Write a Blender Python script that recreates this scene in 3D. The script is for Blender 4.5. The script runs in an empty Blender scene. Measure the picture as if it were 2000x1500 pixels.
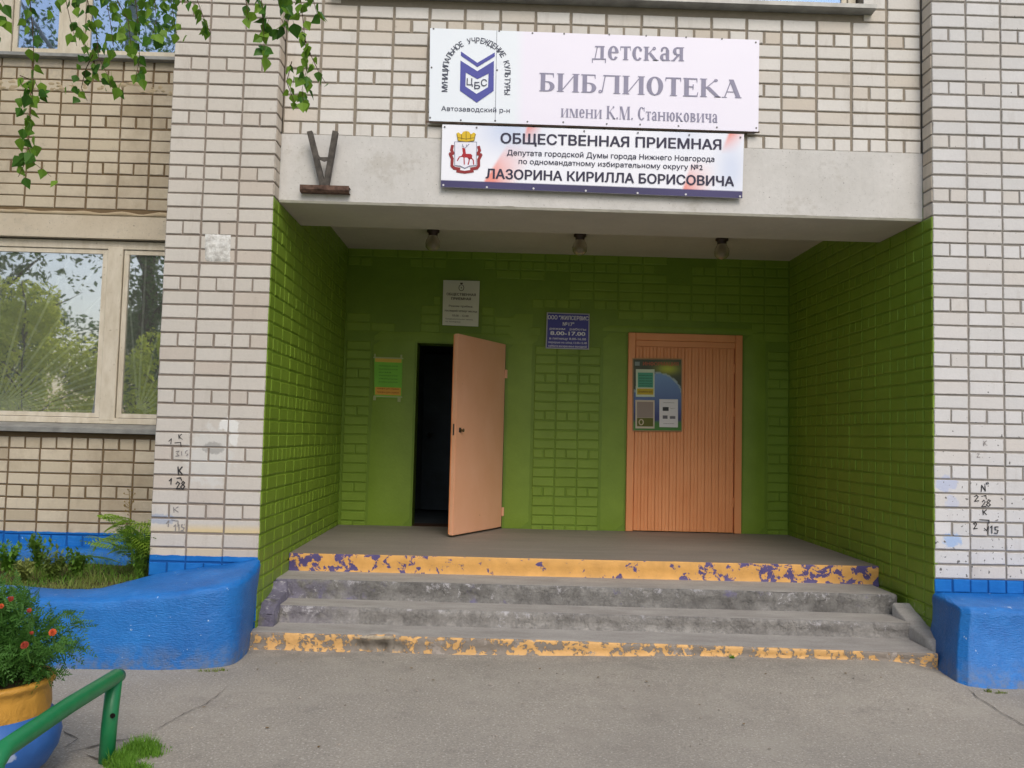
import bpy, bmesh, math, random
import numpy as np
from mathutils import Vector, Matrix, noise as mnoise
R=random.Random(7)
S=bpy.context.scene
COL=S.collection
rad=math.radians
# ---------------------------------------------------------------- camera, sky, sun, exposure
cd=bpy.data.cameras.new('camera'); cam=bpy.data.objects.new('camera',cd); COL.objects.link(cam)
cd.sensor_width=36; cd.lens=29.494; cd.clip_start=.05; cd.clip_end=600
r_=Vector((0.999496,-0.019975,0.024668)); u_=Vector((-0.025837,-0.060562,0.99783)); f_=Vector((0.018437,0.997965,0.061047))
mw=Matrix.Identity(4)
for i in range(3):
    mw[i][0]=r_[i]; mw[i][1]=u_[i]; mw[i][2]=-f_[i]
mw[0][3],mw[1][3],mw[2][3]=1.6458,-6.0105,0.6432
cam.matrix_world=mw
S.camera=cam
SUN_EL,SUN_AZ=44,166      # azimuth measured clockwise from +Y (north); the sun is behind the viewer, to the right
wd=bpy.data.worlds.new("World"); S.world=wd; wd.use_nodes=True
wn=wd.node_tree; wn.nodes.clear()
sky=wn.nodes.new('ShaderNodeTexSky'); sky.sky_type='NISHITA'; sky.sun_disc=False
sky.sun_elevation=rad(SUN_EL); sky.sun_rotation=rad(SUN_AZ); sky.air_density=1.0; sky.dust_density=3.0; sky.ozone_density=1.0
bg=wn.nodes.new('ShaderNodeBackground'); bg.inputs[1].default_value=.125
wo=wn.nodes.new('ShaderNodeOutputWorld')
wn.links.new(sky.outputs[0],bg.inputs[0]); wn.links.new(bg.outputs[0],wo.inputs[0])
sl=bpy.data.lights.new('sun','SUN'); sl.energy=1.0; sl.angle=rad(32); sl.color=(1,.965,.90)
so=bpy.data.objects.new('sun',sl); COL.objects.link(so)
az=rad(SUN_AZ); sd=Vector((math.sin(az)*math.cos(rad(SUN_EL)),math.cos(az)*math.cos(rad(SUN_EL)),math.sin(rad(SUN_EL))))
so.rotation_euler=sd.to_track_quat('Z','Y').to_euler(); so.location=(0,-5,15)
vs=S.view_settings; vs.view_transform='Standard'; vs.look='None'; vs.gamma=1; vs.use_curve_mapping=False
vs.exposure=0.36
# ---------------------------------------------------------------- materials
def lin(c):
    if isinstance(c,str): c=[int(c[i:i+2],16)/255 for i in (0,2,4)]
    return tuple((v/12.92 if v<=.04045 else ((v+.055)/1.055)**2.4) for v in c)
class M:
    def __init__(s,name,rough=.8,spec=.3):
        s.m=bpy.data.materials.new(name); s.m.use_nodes=True; s.t=s.m.node_tree; s.n=s.t.nodes
        s.b=s.n['Principled BSDF']; s.set('Roughness',rough); s.set('Specular IOR Level',spec)
        s.pos=s.n.new('ShaderNodeNewGeometry').outputs['Position']
    def set(s,k,v):
        if hasattr(v,'links'): s.t.links.new(v,s.b.inputs[k])
        else: s.b.inputs[k].default_value=(*v,1) if isinstance(v,(tuple,list)) and len(v)==3 else v
        return s
    def link(s,a,b):
        if hasattr(a,'links'): s.t.links.new(a,b)
        else: b.default_value=(*a,1) if isinstance(a,(tuple,list)) and len(a)==3 and len(b.default_value)==4 else a
    def noise(s,scale,detail=4,rough=.55,vec=None,dist=0,stretch=None):
        v=vec or s.pos
        if stretch:
            mp=s.n.new('ShaderNodeMapping'); mp.inputs['Scale'].default_value=stretch; s.t.links.new(v,mp.inputs[0]); v=mp.outputs[0]
        n=s.n.new('ShaderNodeTexNoise'); s.t.links.new(v,n.inputs['Vector'])
        n.inputs['Scale'].default_value=scale; n.inputs['Detail'].default_value=detail; n.inputs['Roughness'].default_value=rough; n.inputs['Distortion'].default_value=dist
        return n.outputs['Fac']
    def vor(s,scale,feature='F1',rnd=1):
        n=s.n.new('ShaderNodeTexVoronoi'); s.t.links.new(s.pos,n.inputs['Vector']); n.feature=feature
        n.inputs['Scale'].default_value=scale; n.inputs['Randomness'].default_value=rnd
        return n.outputs['Distance']
    def math(s,op,a,b=0.,c=None):
        n=s.n.new('ShaderNodeMath'); n.operation=op; s.link(a,n.inputs[0]); s.link(b,n.inputs[1])
        if c is not None: s.link(c,n.inputs[2])
        return n.outputs[0]
    def step(s,v,lo,hi,a=0.,b=1.):
        n=s.n.new('ShaderNodeMapRange'); s.link(v,n.inputs[0]); n.inputs[1].default_value=lo; n.inputs[2].default_value=hi
        n.inputs[3].default_value=a; n.inputs[4].default_value=b; return n.outputs[0]
    def mix(s,f,a,b,mode='MIX'):
        n=s.n.new('ShaderNodeMix'); n.data_type='RGBA'; n.blend_type=mode; s.link(f,n.inputs[0]); s.link(a,n.inputs[6]); s.link(b,n.inputs[7]); return n.outputs[2]
    def xyz(s):
        n=s.n.new('ShaderNodeSeparateXYZ'); s.t.links.new(s.pos,n.inputs[0]); return n.outputs
    def rnd(s):
        return s.n.new('ShaderNodeObjectInfo').outputs['Random']
    def white(s,v):
        n=s.n.new('ShaderNodeTexWhiteNoise'); n.noise_dimensions='1D'; s.link(v,n.inputs['W']); return n.outputs['Value']
    def bump(s,h,st=.3,d=.01):
        n=s.n.new('ShaderNodeBump'); n.inputs['Strength'].default_value=st; n.inputs['Distance'].default_value=d; s.t.links.new(h,n.inputs['Height'])
        s.t.links.new(n.outputs[0],s.b.inputs['Normal']); return s
    def spot(s,cx,cz,rx,rz,amp=.75,nz=None):   # 1 inside a ragged blob on an X-Z wall
        x,y,z=s.xyz()[:3]
        dx=s.math('DIVIDE',s.math('SUBTRACT',x,cx),rx); dz=s.math('DIVIDE',s.math('SUBTRACT',z,cz),rz)
        d=s.math('ADD',s.math('MULTIPLY',dx,dx),s.math('MULTIPLY',dz,dz))
        n=nz if nz is not None else s.noise(17,7,.7)
        d=s.math('ADD',d,s.math('MULTIPLY',s.math('SUBTRACT',n,.5),amp*6))
        return s.step(d,1.25,.75)
def simple(name,c,rough=.7,spec=.3,var=.12,scale=8,bs=0,bd=.003,bsc=80,metal=0):
    m=M(name,rough,spec); c=lin(c) if isinstance(c,str) else c
    n=m.noise(scale,5)
    d=tuple(v*(1-var*1.6) for v in c); l=tuple(min(1,v*(1+var*1.6)) for v in c)
    m.set('Base Color',m.mix(m.step(n,.3,.7),d,l)); m.set('Metallic',metal)
    if bs: m.bump(m.noise(bsc,3),bs,bd)
    return m.m
BLUE=lin('2667b4')
def blue_nodes(m,scuff=False):
    n=m.noise(3.5,7,.68); c=m.mix(m.step(n,.35,.7),lin('1363ae'),lin('2178c6'))
    st=m.noise(6,6,.7,stretch=(1,1,6)); c=m.mix(m.step(st,.54,.70,0,.35),c,lin('428cdc'))
    sv=m.noise(9,5,.7,stretch=(1.3,1.3,.35)); c=m.mix(m.step(sv,.60,.70,0,.22),c,lin('1850a0'))
    sp=m.noise(26,3,.7); c=m.mix(m.step(sp,.70,.72),c,lin('a3bcd9'))
    if scuff:
        x,y,z=m.xyz()[:3]; d=m.math('MULTIPLY',m.step(z,-.70,-.87),m.step(m.noise(12,6,.7),.42,.6)); c=m.mix(m.math('MULTIPLY',d,.75),c,lin('6d7276'))
        w=m.math('MULTIPLY',m.step(m.noise(5.3,8,.75,dist=.4),.655,.67),m.step(z,-.50,-.43)); c=m.mix(w,c,lin('d3dcea'))
    return c
def brick_mat(name,c1,c2,c3,blue_z=None,spots=0,patches=(),yellow_z=None,stain=0.,edge='a29a90'):
    m=M(name,.82,.25)
    rv=m.rnd(); c=m.mix(m.step(rv,0,1),lin(c1),lin(c2))
    c=m.mix(m.step(m.white(rv),.72,.95,0,.85),c,lin(c3))
    n=m.noise(2.2,5,.6); c=m.mix(m.step(n,.35,.75,0,.22),c,tuple(v*.72 for v in lin(c1)))
    n2=m.noise(35,5,.7); c=m.mix(m.step(n2,.3,.7,0,.16),c,tuple(v*.6 for v in lin(c2)))
    ed=m.noise(14,4,.7); c=m.mix(m.step(ed,.66,.72,0,.35),c,lin('8f8577'))
    tc=m.n.new('ShaderNodeTexCoord').outputs['Generated']; sp_=m.n.new('ShaderNodeSeparateXYZ'); m.t.links.new(tc,sp_.inputs[0])
    ex=m.math('MULTIPLY',m.math('ABSOLUTE',m.math('SUBTRACT',sp_.outputs[0],.5)),2.); ez=m.math('MULTIPLY',m.math('ABSOLUTE',m.math('SUBTRACT',sp_.outputs[2],.5)),2.)
    em_=m.math('MAXIMUM',m.step(ex,.86,1.0),m.step(ez,.66,1.0)); en=m.math('ADD',em_,m.math('MULTIPLY',m.math('SUBTRACT',m.noise(24,5,.7),.5),1.5))
    c=m.mix(m.step(en,.62,.95,0,.55),c,lin(edge)); c=m.mix(m.math('MULTIPLY',m.step(m.noise(55,4,.7),.66,.70),.35),c,lin('9a928a'))
    dr=m.noise(4,5,.7,stretch=(1.6,1.6,.35)); c=m.mix(m.step(dr,.56,.72,0,.30),c,lin('9b9186'))
    if stain:
        s1=m.noise(1.6,6,.7,stretch=(1,1,.8)); c=m.mix(m.step(s1,.5,.72,0,stain),c,lin('776450'))
    if yellow_z is not None:
        z=m.xyz()[2]; f=m.math('MULTIPLY',m.step(z,yellow_z+.03,yellow_z-.02),m.step(m.white(m.math('ADD',rv,.37)),.15,.9,0,.75))
        c=m.mix(f,c,lin('d8bf85'))
    for (cx,cz,rx,rz,col,a) in patches:
        c=m.mix(m.math('MULTIPLY',m.spot(cx,cz,rx,rz),a),c,lin(col))
    if spots:
        v=m.noise(31,2,.5); zz=m.xyz()[2]
        thr=m.step(zz,1.9,-.3,.745,.655)
        c=m.mix(m.math('GREATER_THAN',v,thr),c,lin('6b6a68'))
    if blue_z is not None:
        z=m.xyz()[2]; zz=m.math('ADD',z,m.math('MULTIPLY',m.math('SUBTRACT',m.noise(11,3),.5),.02))
        c=m.mix(m.math('LESS_THAN',zz,blue_z),c,blue_nodes(m))
    m.set('Base Color',c); m.bump(m.noise(60,5,.6),.35,.004)
    return m.m
def mortar_mat(name,c,blue_z=None):
    m=M(name,.95,.1); n=m.noise(20,5,.6); k=m.mix(n,tuple(v*.7 for v in lin(c)),lin(c))
    if blue_z is not None:
        k=m.mix(m.math('LESS_THAN',m.xyz()[2],blue_z),k,lin('1f5597'))
    m.set('Base Color',k); m.bump(m.noise(90,4),.5,.004); return m.m
def green_mat(name,a='738f28',b='7d9930'):
    m=M(name,.48,.42); n=m.noise(3,6,.6); c=m.mix(m.step(n,.35,.65),lin(a),lin(b))
    n2=m.noise(45,4,.6); c=m.mix(m.step(n2,.3,.7,0,.25),c,tuple(v*.8 for v in lin(a)))
    x=m.xyz(); ch=m.math('MULTIPLY',m.step(m.noise(30,3,.6),.62,.66),m.step(x[2],-.35,-.6))
    c=m.mix(m.math('MULTIPLY',ch,.6),c,lin('a9ad88'))
    m.set('Base Color',c); m.bump(m.noise(38,5,.6),.35,.005); return m.m
GREEN=green_mat('green_paint'); GREENJ=green_mat('green_joint_shade','66821f','6f8c26')  # joints: same green darkened, shade of the recess put into the colour
MP1=brick_mat('brick_pinkish_white','c8c2b9','cfcac2','c3b8ac',blue_z=-.258,yellow_z=-.06,
    patches=[(-.37,.44,.16,.20,'cccbc6',.8),(-.25,.67,.06,.05,'dfdfdc',.9),(-.21,.60,.03,.09,'dcdcd8',.9),(-.35,.50,.07,.045,'9a9894',.75),(-.69,-.005,.1,.035,'98a3b5',.7)])
MP2=brick_mat('brick_cool_white','cccbca','d6d5d5','cec8c1',blue_z=-.305,spots=1,
    patches=[(4.9,.37,.07,.06,'a9b6d8',.6),(4.94,.24,.05,.05,'b2bcd8',.5),(4.94,-.03,.07,.05,'8cb0dd',.7)])
MMID=brick_mat('brick_cream_white','d2cec8','dcd9d4','cabfb0')
MSIDE=brick_mat('brick_side_shade','c6bbab','ccc2b4','bfb09d')  # white pier bricks on the side faces, their shade put into the tan
MLW=brick_mat('brick_yellowed','c2b69f','cdc2ad','b0a28a',blue_z=-.25,stain=.42)
MO1=mortar_mat('mortar_brown','958a80',-.258); MO2=mortar_mat('mortar_grey','98938d',-.305)
MOM=mortar_mat('mortar_tan','9a9082'); MOL=mortar_mat('mortar_dark_tan','7a6850',-.25)
def concrete(name,a,b,pits=True,rough=.9):
    m=M(name,rough,.2); c=m.mix(m.step(m.noise(2.5,6,.65),.35,.68),lin(a),lin(b))
    c=m.mix(m.step(m.noise(30,4,.6),.3,.75,0,.3),c,tuple(v*.8 for v in lin(a)))
    if pits:
        p=m.step(m.noise(48,2,.5),.71,.735); c=m.mix(m.math('MULTIPLY',p,.7),c,lin('6f6a66'))
        q=m.step(m.noise(9,6,.7),.60,.70); c=m.mix(m.math('MULTIPLY',q,.35),c,lin('9a9791'))
        q=m.step(m.noise(3.3,7,.7),.58,.66); c=m.mix(m.math('MULTIPLY',q,.35),c,lin('a29c90'))
        q=m.step(m.noise(75,2,.6),.68,.70); c=m.mix(m.math('MULTIPLY',q,.6),c,lin('858079'))
    m.set('Base Color',c); m.bump(m.noise(50,5,.6),.3,.004); return m.m
CONC=concrete('concrete_beam_grey','c6c4c0','d3d1ce'); CONCT=concrete('concrete_tan','bfb39e','cbc1ae')
SOFF=concrete('whitewash_soffit','b8b1a4','c2bbad',False)
CEIL=concrete('whitewash_ceiling','c2bba9','cac3b2',False)
def bluemat():
    m=M('blue_paint',.42,.45); m.set('Base Color',blue_nodes(m,True)); m.bump(m.math('ADD',m.noise(9,7,.7),m.noise(40,5,.6,stretch=(1,1,3))),.6,.012); return m.m
BLUEM=bluemat()
# ---------------------------------------------------------------- object helpers
def link(o,parent=None):
    COL.objects.link(o)
    if parent is not None: o.parent=parent
    return o
def tag(o,label=None,cat=None,group=None,kind=None):
    if label: o['label']=label
    if cat: o['category']=cat
    if group: o['group']=group
    if kind: o['kind']=kind
    return o
def empty(name,loc,label,cat,group=None):
    o=bpy.data.objects.new(name,None); o.location=loc; o.empty_display_size=.1; link(o); tag(o,label,cat,group); return o
class MB:
    """collects verts and faces in world coordinates"""
    def __init__(s): s.v=[]; s.f=[]; s.mi=[]; s.c=0
    def box(s,x0,x1,y0,y1,z0,z1,mi=0):
        b=len(s.v); s.v+=[(x,y,z) for z in (z0,z1) for y in (y0,y1) for x in (x0,x1)]
        for f in ((0,2,3,1),(4,5,7,6),(0,1,5,4),(2,6,7,3),(0,4,6,2),(1,3,7,5)): s.f.append([b+i for i in f]); s.mi.append(mi)
        return s
    def poly(s,pts,mi=0):
        b=len(s.v); s.v+=[tuple(p) for p in pts]; s.f.append(list(range(b,b+len(pts)))); s.mi.append(mi); return s
    def tube(s,pts,rs,n=8,cap=True,mi=0):
        pts=[Vector(p) for p in pts]
        if not hasattr(rs,'__len__'): rs=[rs]*len(pts)
        b=len(s.v); up=None
        for i,p in enumerate(pts):
            d=(pts[min(i+1,len(pts)-1)]-pts[max(i-1,0)]).normalized()
            if up is None: up=Vector((0,0,1)) if abs(d.z)<.9 else Vector((1,0,0))
            a=d.cross(up).normalized(); up=a.cross(d).normalized()
            for k in range(n):
                t=2*math.pi*k/n; s.v.append(tuple(p+(a*math.cos(t)+up*math.sin(t))*rs[i]))
        for i in range(len(pts)-1):
            for k in range(n):
                k2=(k+1)%n; s.f.append([b+i*n+k,b+i*n+k2,b+(i+1)*n+k2,b+(i+1)*n+k]); s.mi.append(mi)
        if cap:
            s.f.append([b+k for k in range(n)][::-1]); s.mi.append(mi)
            e=b+(len(pts)-1)*n; s.f.append([e+k for k in range(n)]); s.mi.append(mi)
        return s
    def lathe(s,cx,cy,prof,n=24,mi=0,close=True):
        b=len(s.v)
        for r,z in prof:
            for k in range(n):
                t=2*math.pi*k/n; s.v.append((cx+r*math.cos(t),cy+r*math.sin(t),z))
        for i in range(len(prof)-1):
            for k in range(n):
                k2=(k+1)%n; s.f.append([b+i*n+k,b+i*n+k2,b+(i+1)*n+k2,b+(i+1)*n+k]); s.mi.append(mi)
        return s
    def sheet(s,grid,mi=0):
        """grid: list of rows of points"""
        b=len(s.v); w=len(grid[0])
        for r in grid: s.v+=[tuple(p) for p in r]
        for i in range(len(grid)-1):
            for k in range(w-1): s.f.append([b+i*w+k,b+i*w+k+1,b+(i+1)*w+k+1,b+(i+1)*w+k]); s.mi.append(mi)
        return s
    def build(s,name,mats,parent=None,smooth=False,origin=None,bevel=0,seg=1):
        me=bpy.data.meshes.new(name)
        o=Vector((0,0,0)); q=parent
        while q is not None: o=o+Vector(q.location); q=q.parent
        if origin is not None: o=o+Vector(origin)
        me.from_pydata([tuple(Vector(v)-o) for v in s.v],[],s.f)
        if not isinstance(mats,(list,tuple)): mats=[mats]
        for m in mats: me.materials.append(m)
        if any(s.mi): me.polygons.foreach_set('material_index',s.mi)
        if bevel:
            bm=bmesh.new(); bm.from_mesh(me); bmesh.ops.remove_doubles(bm,verts=bm.verts,dist=1e-5)
            bmesh.ops.bevel(bm,geom=[e for e in bm.edges],offset=bevel,segments=seg,affect='EDGES',clamp_overlap=True); bm.to_mesh(me); bm.free()
        if smooth: me.polygons.foreach_set('use_smooth',[True]*len(me.polygons))
        me.update()
        ob=bpy.data.objects.new(name,me)
        if origin is not None: ob.location=origin
        link(ob,parent)
        return ob
def nz(x,y,z,s=1.): return mnoise.noise(Vector((x*s,y*s,z*s)))
# ---------------------------------------------------------------- bricks
W=4.812; V=.10135; J=.012
proto={}
def brick_mesh(L,mat,k,flat):
    key=(L,mat.name,k,flat)
    if key in proto: return proto[key]
    rr=random.Random(k*17+int(L*100)); h=V-J; c=.0035 if not flat else .005; d=.03
    def j(a): return rr.uniform(-a,a)
    v=[]
    cs=[(-1,-1),(1,-1),(1,1),(-1,1)]
    ring=[(sx*(L/2+j(.0012)),sz*(h/2+j(.0012))) for sx,sz in cs]
    if k==3:   # a worn corner
        q=rr.randrange(4); ring[q]=(ring[q][0]-math.copysign(.004,ring[q][0]),ring[q][1]*.95)
    for x,z in ring: v.append((x-math.copysign(c*1.4,x),j(.0006),z-math.copysign(c*1.4,z)))
    for x,z in ring: v.append((x,c,z))
    for x,z in ring: v.append((x,d,z))
    f=[(0,1,2,3)]
    for a in range(4):
        b=(a+1)%4; f+= [(4+a,4+b,b,a),(8+a,8+b,4+b,4+a)]
    me=bpy.data.meshes.new('brick'); me.from_pydata(v,[],f); me.materials.append(mat); me.update()
    proto[key]=me; return me
def courses(L,i0,i1,mod,s0=0.,first=0.,holes=(),zoff=0.,phase=0,J=J):
    out=[]
    for i in range(i0,i1):
        z=(i+.5)*V+zoff
        k=-2
        segs=[]
        while True:
            a=first+k*mod+J/2; b=first+(k+1)*mod-J/2; k+=1
            if a>L: break
            if (i-phase)%4==0:
                m=(a+b)/2; segs+=[(a,m-J/2),(m+J/2,b)]
            else: segs.append((a,b))
        for a,b in segs:
            a=max(a,0.); b=min(b,L)
            for (hs0,hs1,hz0,hz1) in holes:
                if z-V*.25<hz1 and z+V*.25>hz0 and a<hs1 and b>hs0:
                    if a<hs0: b=min(b,hs0)
                    elif b>hs1: a=max(a,hs1)
                    else: b=a
            if b-a>.022: out.append((i,a,b,z))
    return out
def lay(parent,A,rot,lst,mat,limit=300,proud=0.,flat=False,mats=None):
    """A: world start, rot: 0 faces -Y and runs +X; 90 faces +X and runs +Y; -90 faces -X and runs +Y (s measured in +Y)"""
    rest=[]
    for n,(i,a,b,z) in enumerate(lst):
        L=.25 if b-a>.16 else .12
        me=brick_mesh(L,mat,R.randrange(8),flat)
        s=(a+b)/2; jit=R.uniform(-.0022,.0022)
        if rot==0: p=Vector((A[0]+s,A[1]-proud+jit,z))
        elif rot==90: p=Vector((A[0]+proud+jit,A[1]+s,z))
        else: p=Vector((A[0]-proud+jit,A[1]+s,z))
        mt=Matrix.Translation(p)@Matrix.Rotation(rad(rot),4,'Z')@Matrix.Rotation(R.gauss(0,.0045),4,'Y')@Matrix.Translation((R.uniform(-.002,.002),0,R.gauss(0,.0011)))@Matrix.Rotation(R.gauss(0,.006),4,'X')@Matrix.Rotation(R.gauss(0,.004),4,'Z')@Matrix.Diagonal(((b-a)/L,1,1,1))
        if n<limit:
            o=bpy.data.objects.new('brick',me); link(o,parent); o.matrix_basis=parent.matrix_basis.inverted()@mt if parent.type=='EMPTY' else mt
        else: rest.append((me,mt))
    if rest:
        bm=bmesh.new()
        for me,mt in rest:
            n0=len(bm.verts); bm.from_mesh(me)
            bm.verts.ensure_lookup_table()
            for v in bm.verts[n0:]: v.co=mt@v.co
        me=bpy.data.meshes.new('brickwork'); bm.to_mesh(me); bm.free(); me.materials.append(mat)
        o=bpy.data.objects.new('brickwork',me); link(o,parent); o['kind']='stuff'
        if parent.type=='EMPTY': o.matrix_basis=parent.matrix_basis.inverted()
ZG=-.868
TOP=5.4
# left pier
p=MB().box(-.765,-.007,.008,1.12,-1.,TOP).build('brick_pier',MO1)
tag(p,'pinkish white brick pier left of the entrance, with a square patch of white plaster','brick pier','brick piers beside the entrance')
PIERL=p
lay(p,(-.77,0),0,sorted(courses(.77,-7,52,.2573,first=0.),key=lambda t:abs(t[0]-14)),MP1)
lay(p,(0.,.004),90,courses(.135,23,52,.27,first=0.,phase=0),MSIDE,limit=60,proud=.001)
# right pier
q=MB().box(W+.007,6.9,.008,1.12,-1.,TOP).build('brick_pier',MO2)
tag(q,'cool white brick pier right of the entrance, speckled with dark chips low down','brick pier','brick piers beside the entrance')
PIERR=q
lay(q,(W,0),0,sorted(courses(2.08,-8,52,.26,first=0.),key=lambda t:t[1]),MP2,limit=240)
lay(q,(W,.004),-90,courses(.135,23,52,.27,first=0.),MSIDE,limit=60,proud=.001)
# wall above the beam
YM=.147
w=MB()
w.box(.001,W-.001,YM+.008,.6,2.84,3.915).box(.001,.40,YM+.008,.6,3.915,TOP).box(4.37,W-.001,YM+.008,.6,3.915,TOP).box(.001,W-.001,.6,.9,2.84,3.915)
w=w.build('brick_wall',MOM)
tag(w,'cream brick wall above the grey concrete beam, carrying the two sign boards','brick wall')
lay(w,(0,YM),0,courses(W,28,52,W/18,first=0.,holes=[(.40,4.37,3.90,TOP+1)],J=.019),MMID)
# recessed window wall on the left
YL=1.09
w=MB()
LX=-4.2; RX=-.76
w.box(LX,RX,YL+.008,YL+.35,-1.,.60).box(LX,RX,YL+.008,YL+.35,2.42,3.80).box(LX,-3.35,YL+.008,YL+.35,.60,2.42).box(LX,-3.35,YL+.008,YL+.35,3.8,TOP)
w=w.build('brick_wall',MOL)
tag(w,'yellowed stained brick wall set back behind the planter, round the ground floor window','brick wall')
m1=.2593; first=(-1.37-LX)%m1
lay(w,(LX,YL),0,sorted(courses(RX-LX,-7,6,m1,first=first,zoff=.03,holes=[(.85,RX-LX+1,.575,2.)],J=.016),key=lambda t:-t[1])
   +sorted(courses(RX-LX,24,38,m1,first=first,zoff=-.06,holes=[(.0,RX-LX+1,-9,2.43),(.85,RX-LX+1,3.79,9)],J=.016),key=lambda t:-t[1])
   +courses(.85,6,24,m1,first=first,zoff=.0),MLW)
l=MB().box(-3.45,RX,YL-.004,YL+.2,2.226,2.418).build('lintel',CONCT,w)
def lumps(x0,x1,z0,z1,y,n,seed,mat,name,par):
    rr=random.Random(seed); mb=MB()
    for k in range(n):
        cx,cz=rr.uniform(x0,x1),rr.uniform(z0,z1); a=rr.uniform(.02,.06); h=rr.uniform(.01,.028); m_=9; b0=len(mb.v)
        mb.v.append((cx,y-rr.uniform(.006,.014),cz))
        for j in range(m_): t=6.283*j/m_; q_=rr.uniform(.7,1.25); mb.v.append((cx+a*math.cos(t)*q_,y+.006,cz+h*math.sin(t)*q_))
        for j in range(m_): mb.f.append([b0,b0+1+j,b0+1+(j+1)%m_]); mb.mi.append(0)
    o=mb.build(name,mat,par,smooth=True); o['kind']='stuff'
LMP=concrete('crumbly_mortar','a8987c','b8a98e'); lumps(-3.0,-.8,3.50,3.58,YL,75,5,LMP,'mortar_lumps',w)
g=[]
for k in range(60):
    x=-3.45+(RX+3.45)*k/59; e=.02*nz(x,4,2,6); g.append([(x,YL+.012,2.416),(x,YL-.010+.004*nz(x,1,1,9),2.425),(x,YL-.008+.006*nz(x,8,1,9),2.444+e),(x,YL+.012,2.456+e)])
MB().sheet(g).build('mortar_bed',LMP,w,smooth=True)
# blue plinth along this wall
g=[]
for k in range(33):
    x=LX+(RX-LX)*k/32; e=.006*nz(x,1,1,4)
    g.append([(x,YL+.02,-.365+e),(x,YL-.16+e,-.37+e),(x,YL-.185+e,-.385),(x,YL-.19+e,-.45),(x,YL-.19,-.9)])
MB().sheet(g).build('plinth',BLUEM,w,smooth=True)
# niche side walls
wl=MB().box(-.30,-.0035,.16,3.2,-1.,2.66).box(-.05,-.003,.010,.16,-1.,2.325).build('brick_wall',GREENJ)
tag(wl,'green painted brick wall on the left side of the entrance recess','brick wall')
lay(wl,(0,0.006),90,sorted(courses(2.99,-9,26,.26,first=.13,holes=[(0,.14,2.33,3)]),key=lambda t:t[1]),GREEN,proud=.003,flat=True)
wr=MB().box(W+.0035,W+.30,.16,3.2,-1.,2.66).box(W+.003,W+.05,.010,.16,-1.,2.325).build('brick_wall',GREENJ)
tag(wr,'green painted brick wall on the right side of the entrance recess','brick wall')
lay(wr,(W,0.006),-90,sorted(courses(2.99,-9,26,.26,first=.13,holes=[(0,.14,2.33,3)]),key=lambda t:t[1]),GREEN,proud=.003,flat=True)
# back wall of the niche
YB=3.0; D1=(.783,1.738); D2=(3.062,4.298)
wb=MB()
zt1,zt2=1.612,1.782
wb.box(-.1,D1[0],YB+.006,YB+.3,-1.,zt1).box(D1[0],D1[1],YB+.006,YB+.3,-1,-.36).box(D1[1],D2[0],YB+.006,YB+.3,-1.,zt1).box(D2[0],D2[1],YB+.2,YB+.3,-1.,zt1).box(D2[1],4.95,YB+.006,YB+.3,-1.,zt1).box(-.1,D2[0],YB+.006,YB+.3,zt1,zt2).box(D2[1],4.95,YB+.006,YB+.3,zt1,zt2).box(D2[0],D2[1],YB+.2,YB+.3,zt1,zt2).box(-.1,4.95,YB+.006,YB+.3,zt2,2.7)
wb=wb.build('brick_wall',GREENJ)
tag(wb,'green painted back wall of the entrance recess with two doorways','brick wall')
lay(wb,(2.05,YB),0,courses(.715,-4,16,.2385,first=0.),GREEN,proud=.004,flat=True)
lay(wb,(.02,YB),0,courses(.27,-4,16,.27,first=0.),GREEN,proud=.004,flat=True)
lay(wb,(4.58,YB),0,courses(.225,-4,16,.27,first=0.),GREEN,proud=.004,flat=True)
tb=[t for t in courses(4.80,17,26,.267,first=0.,holes=[(1.01,1.46,1.79,2.33),(2.1,2.7,1.5,2.0),(2.95,4.4,1.6,1.9)]) if nz(t[1]*1.3,t[3]*1.6,3)>-.12]
lay(wb,(0.005,YB),0,tb,GREEN,proud=-.0005,flat=True,limit=110)
def plaster(x0,x1,z0,z1,seed,y=YB):
    nx=max(2,int((x1-x0)/.09)); nzz=max(2,int((z1-z0)/.09)); g=[]
    for a in range(nzz+1):
        row=[]
        for b in range(nx+1):
            x=x0+(x1-x0)*b/nx; z=z0+(z1-z0)*a/nzz
            edge=(a in (0,nzz) or b in (0,nx))
            row.append((x+(0.006*nz(x,seed,z,9) if edge else 0),y+(.009 if edge else -.004+.003*nz(x,seed,z,4)),z+(0.006*nz(z,seed,x,9) if edge else 0)))
        g.append(row)
    return MB().sheet(g)
for k,(a,b,c,d) in enumerate([(.292,.779,-.36,1.66),(1.742,2.046,-.36,1.66),(2.768,3.058,-.36,1.80),(4.302,4.577,-.36,1.82),(.3,2.1,1.615,1.74),(2.76,4.5,1.786,1.87),(1.742,2.046,1.60,1.98)]):
    plaster(a,b,c,d,k*3.7).build('plaster',GREEN,wb,smooth=True)
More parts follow.
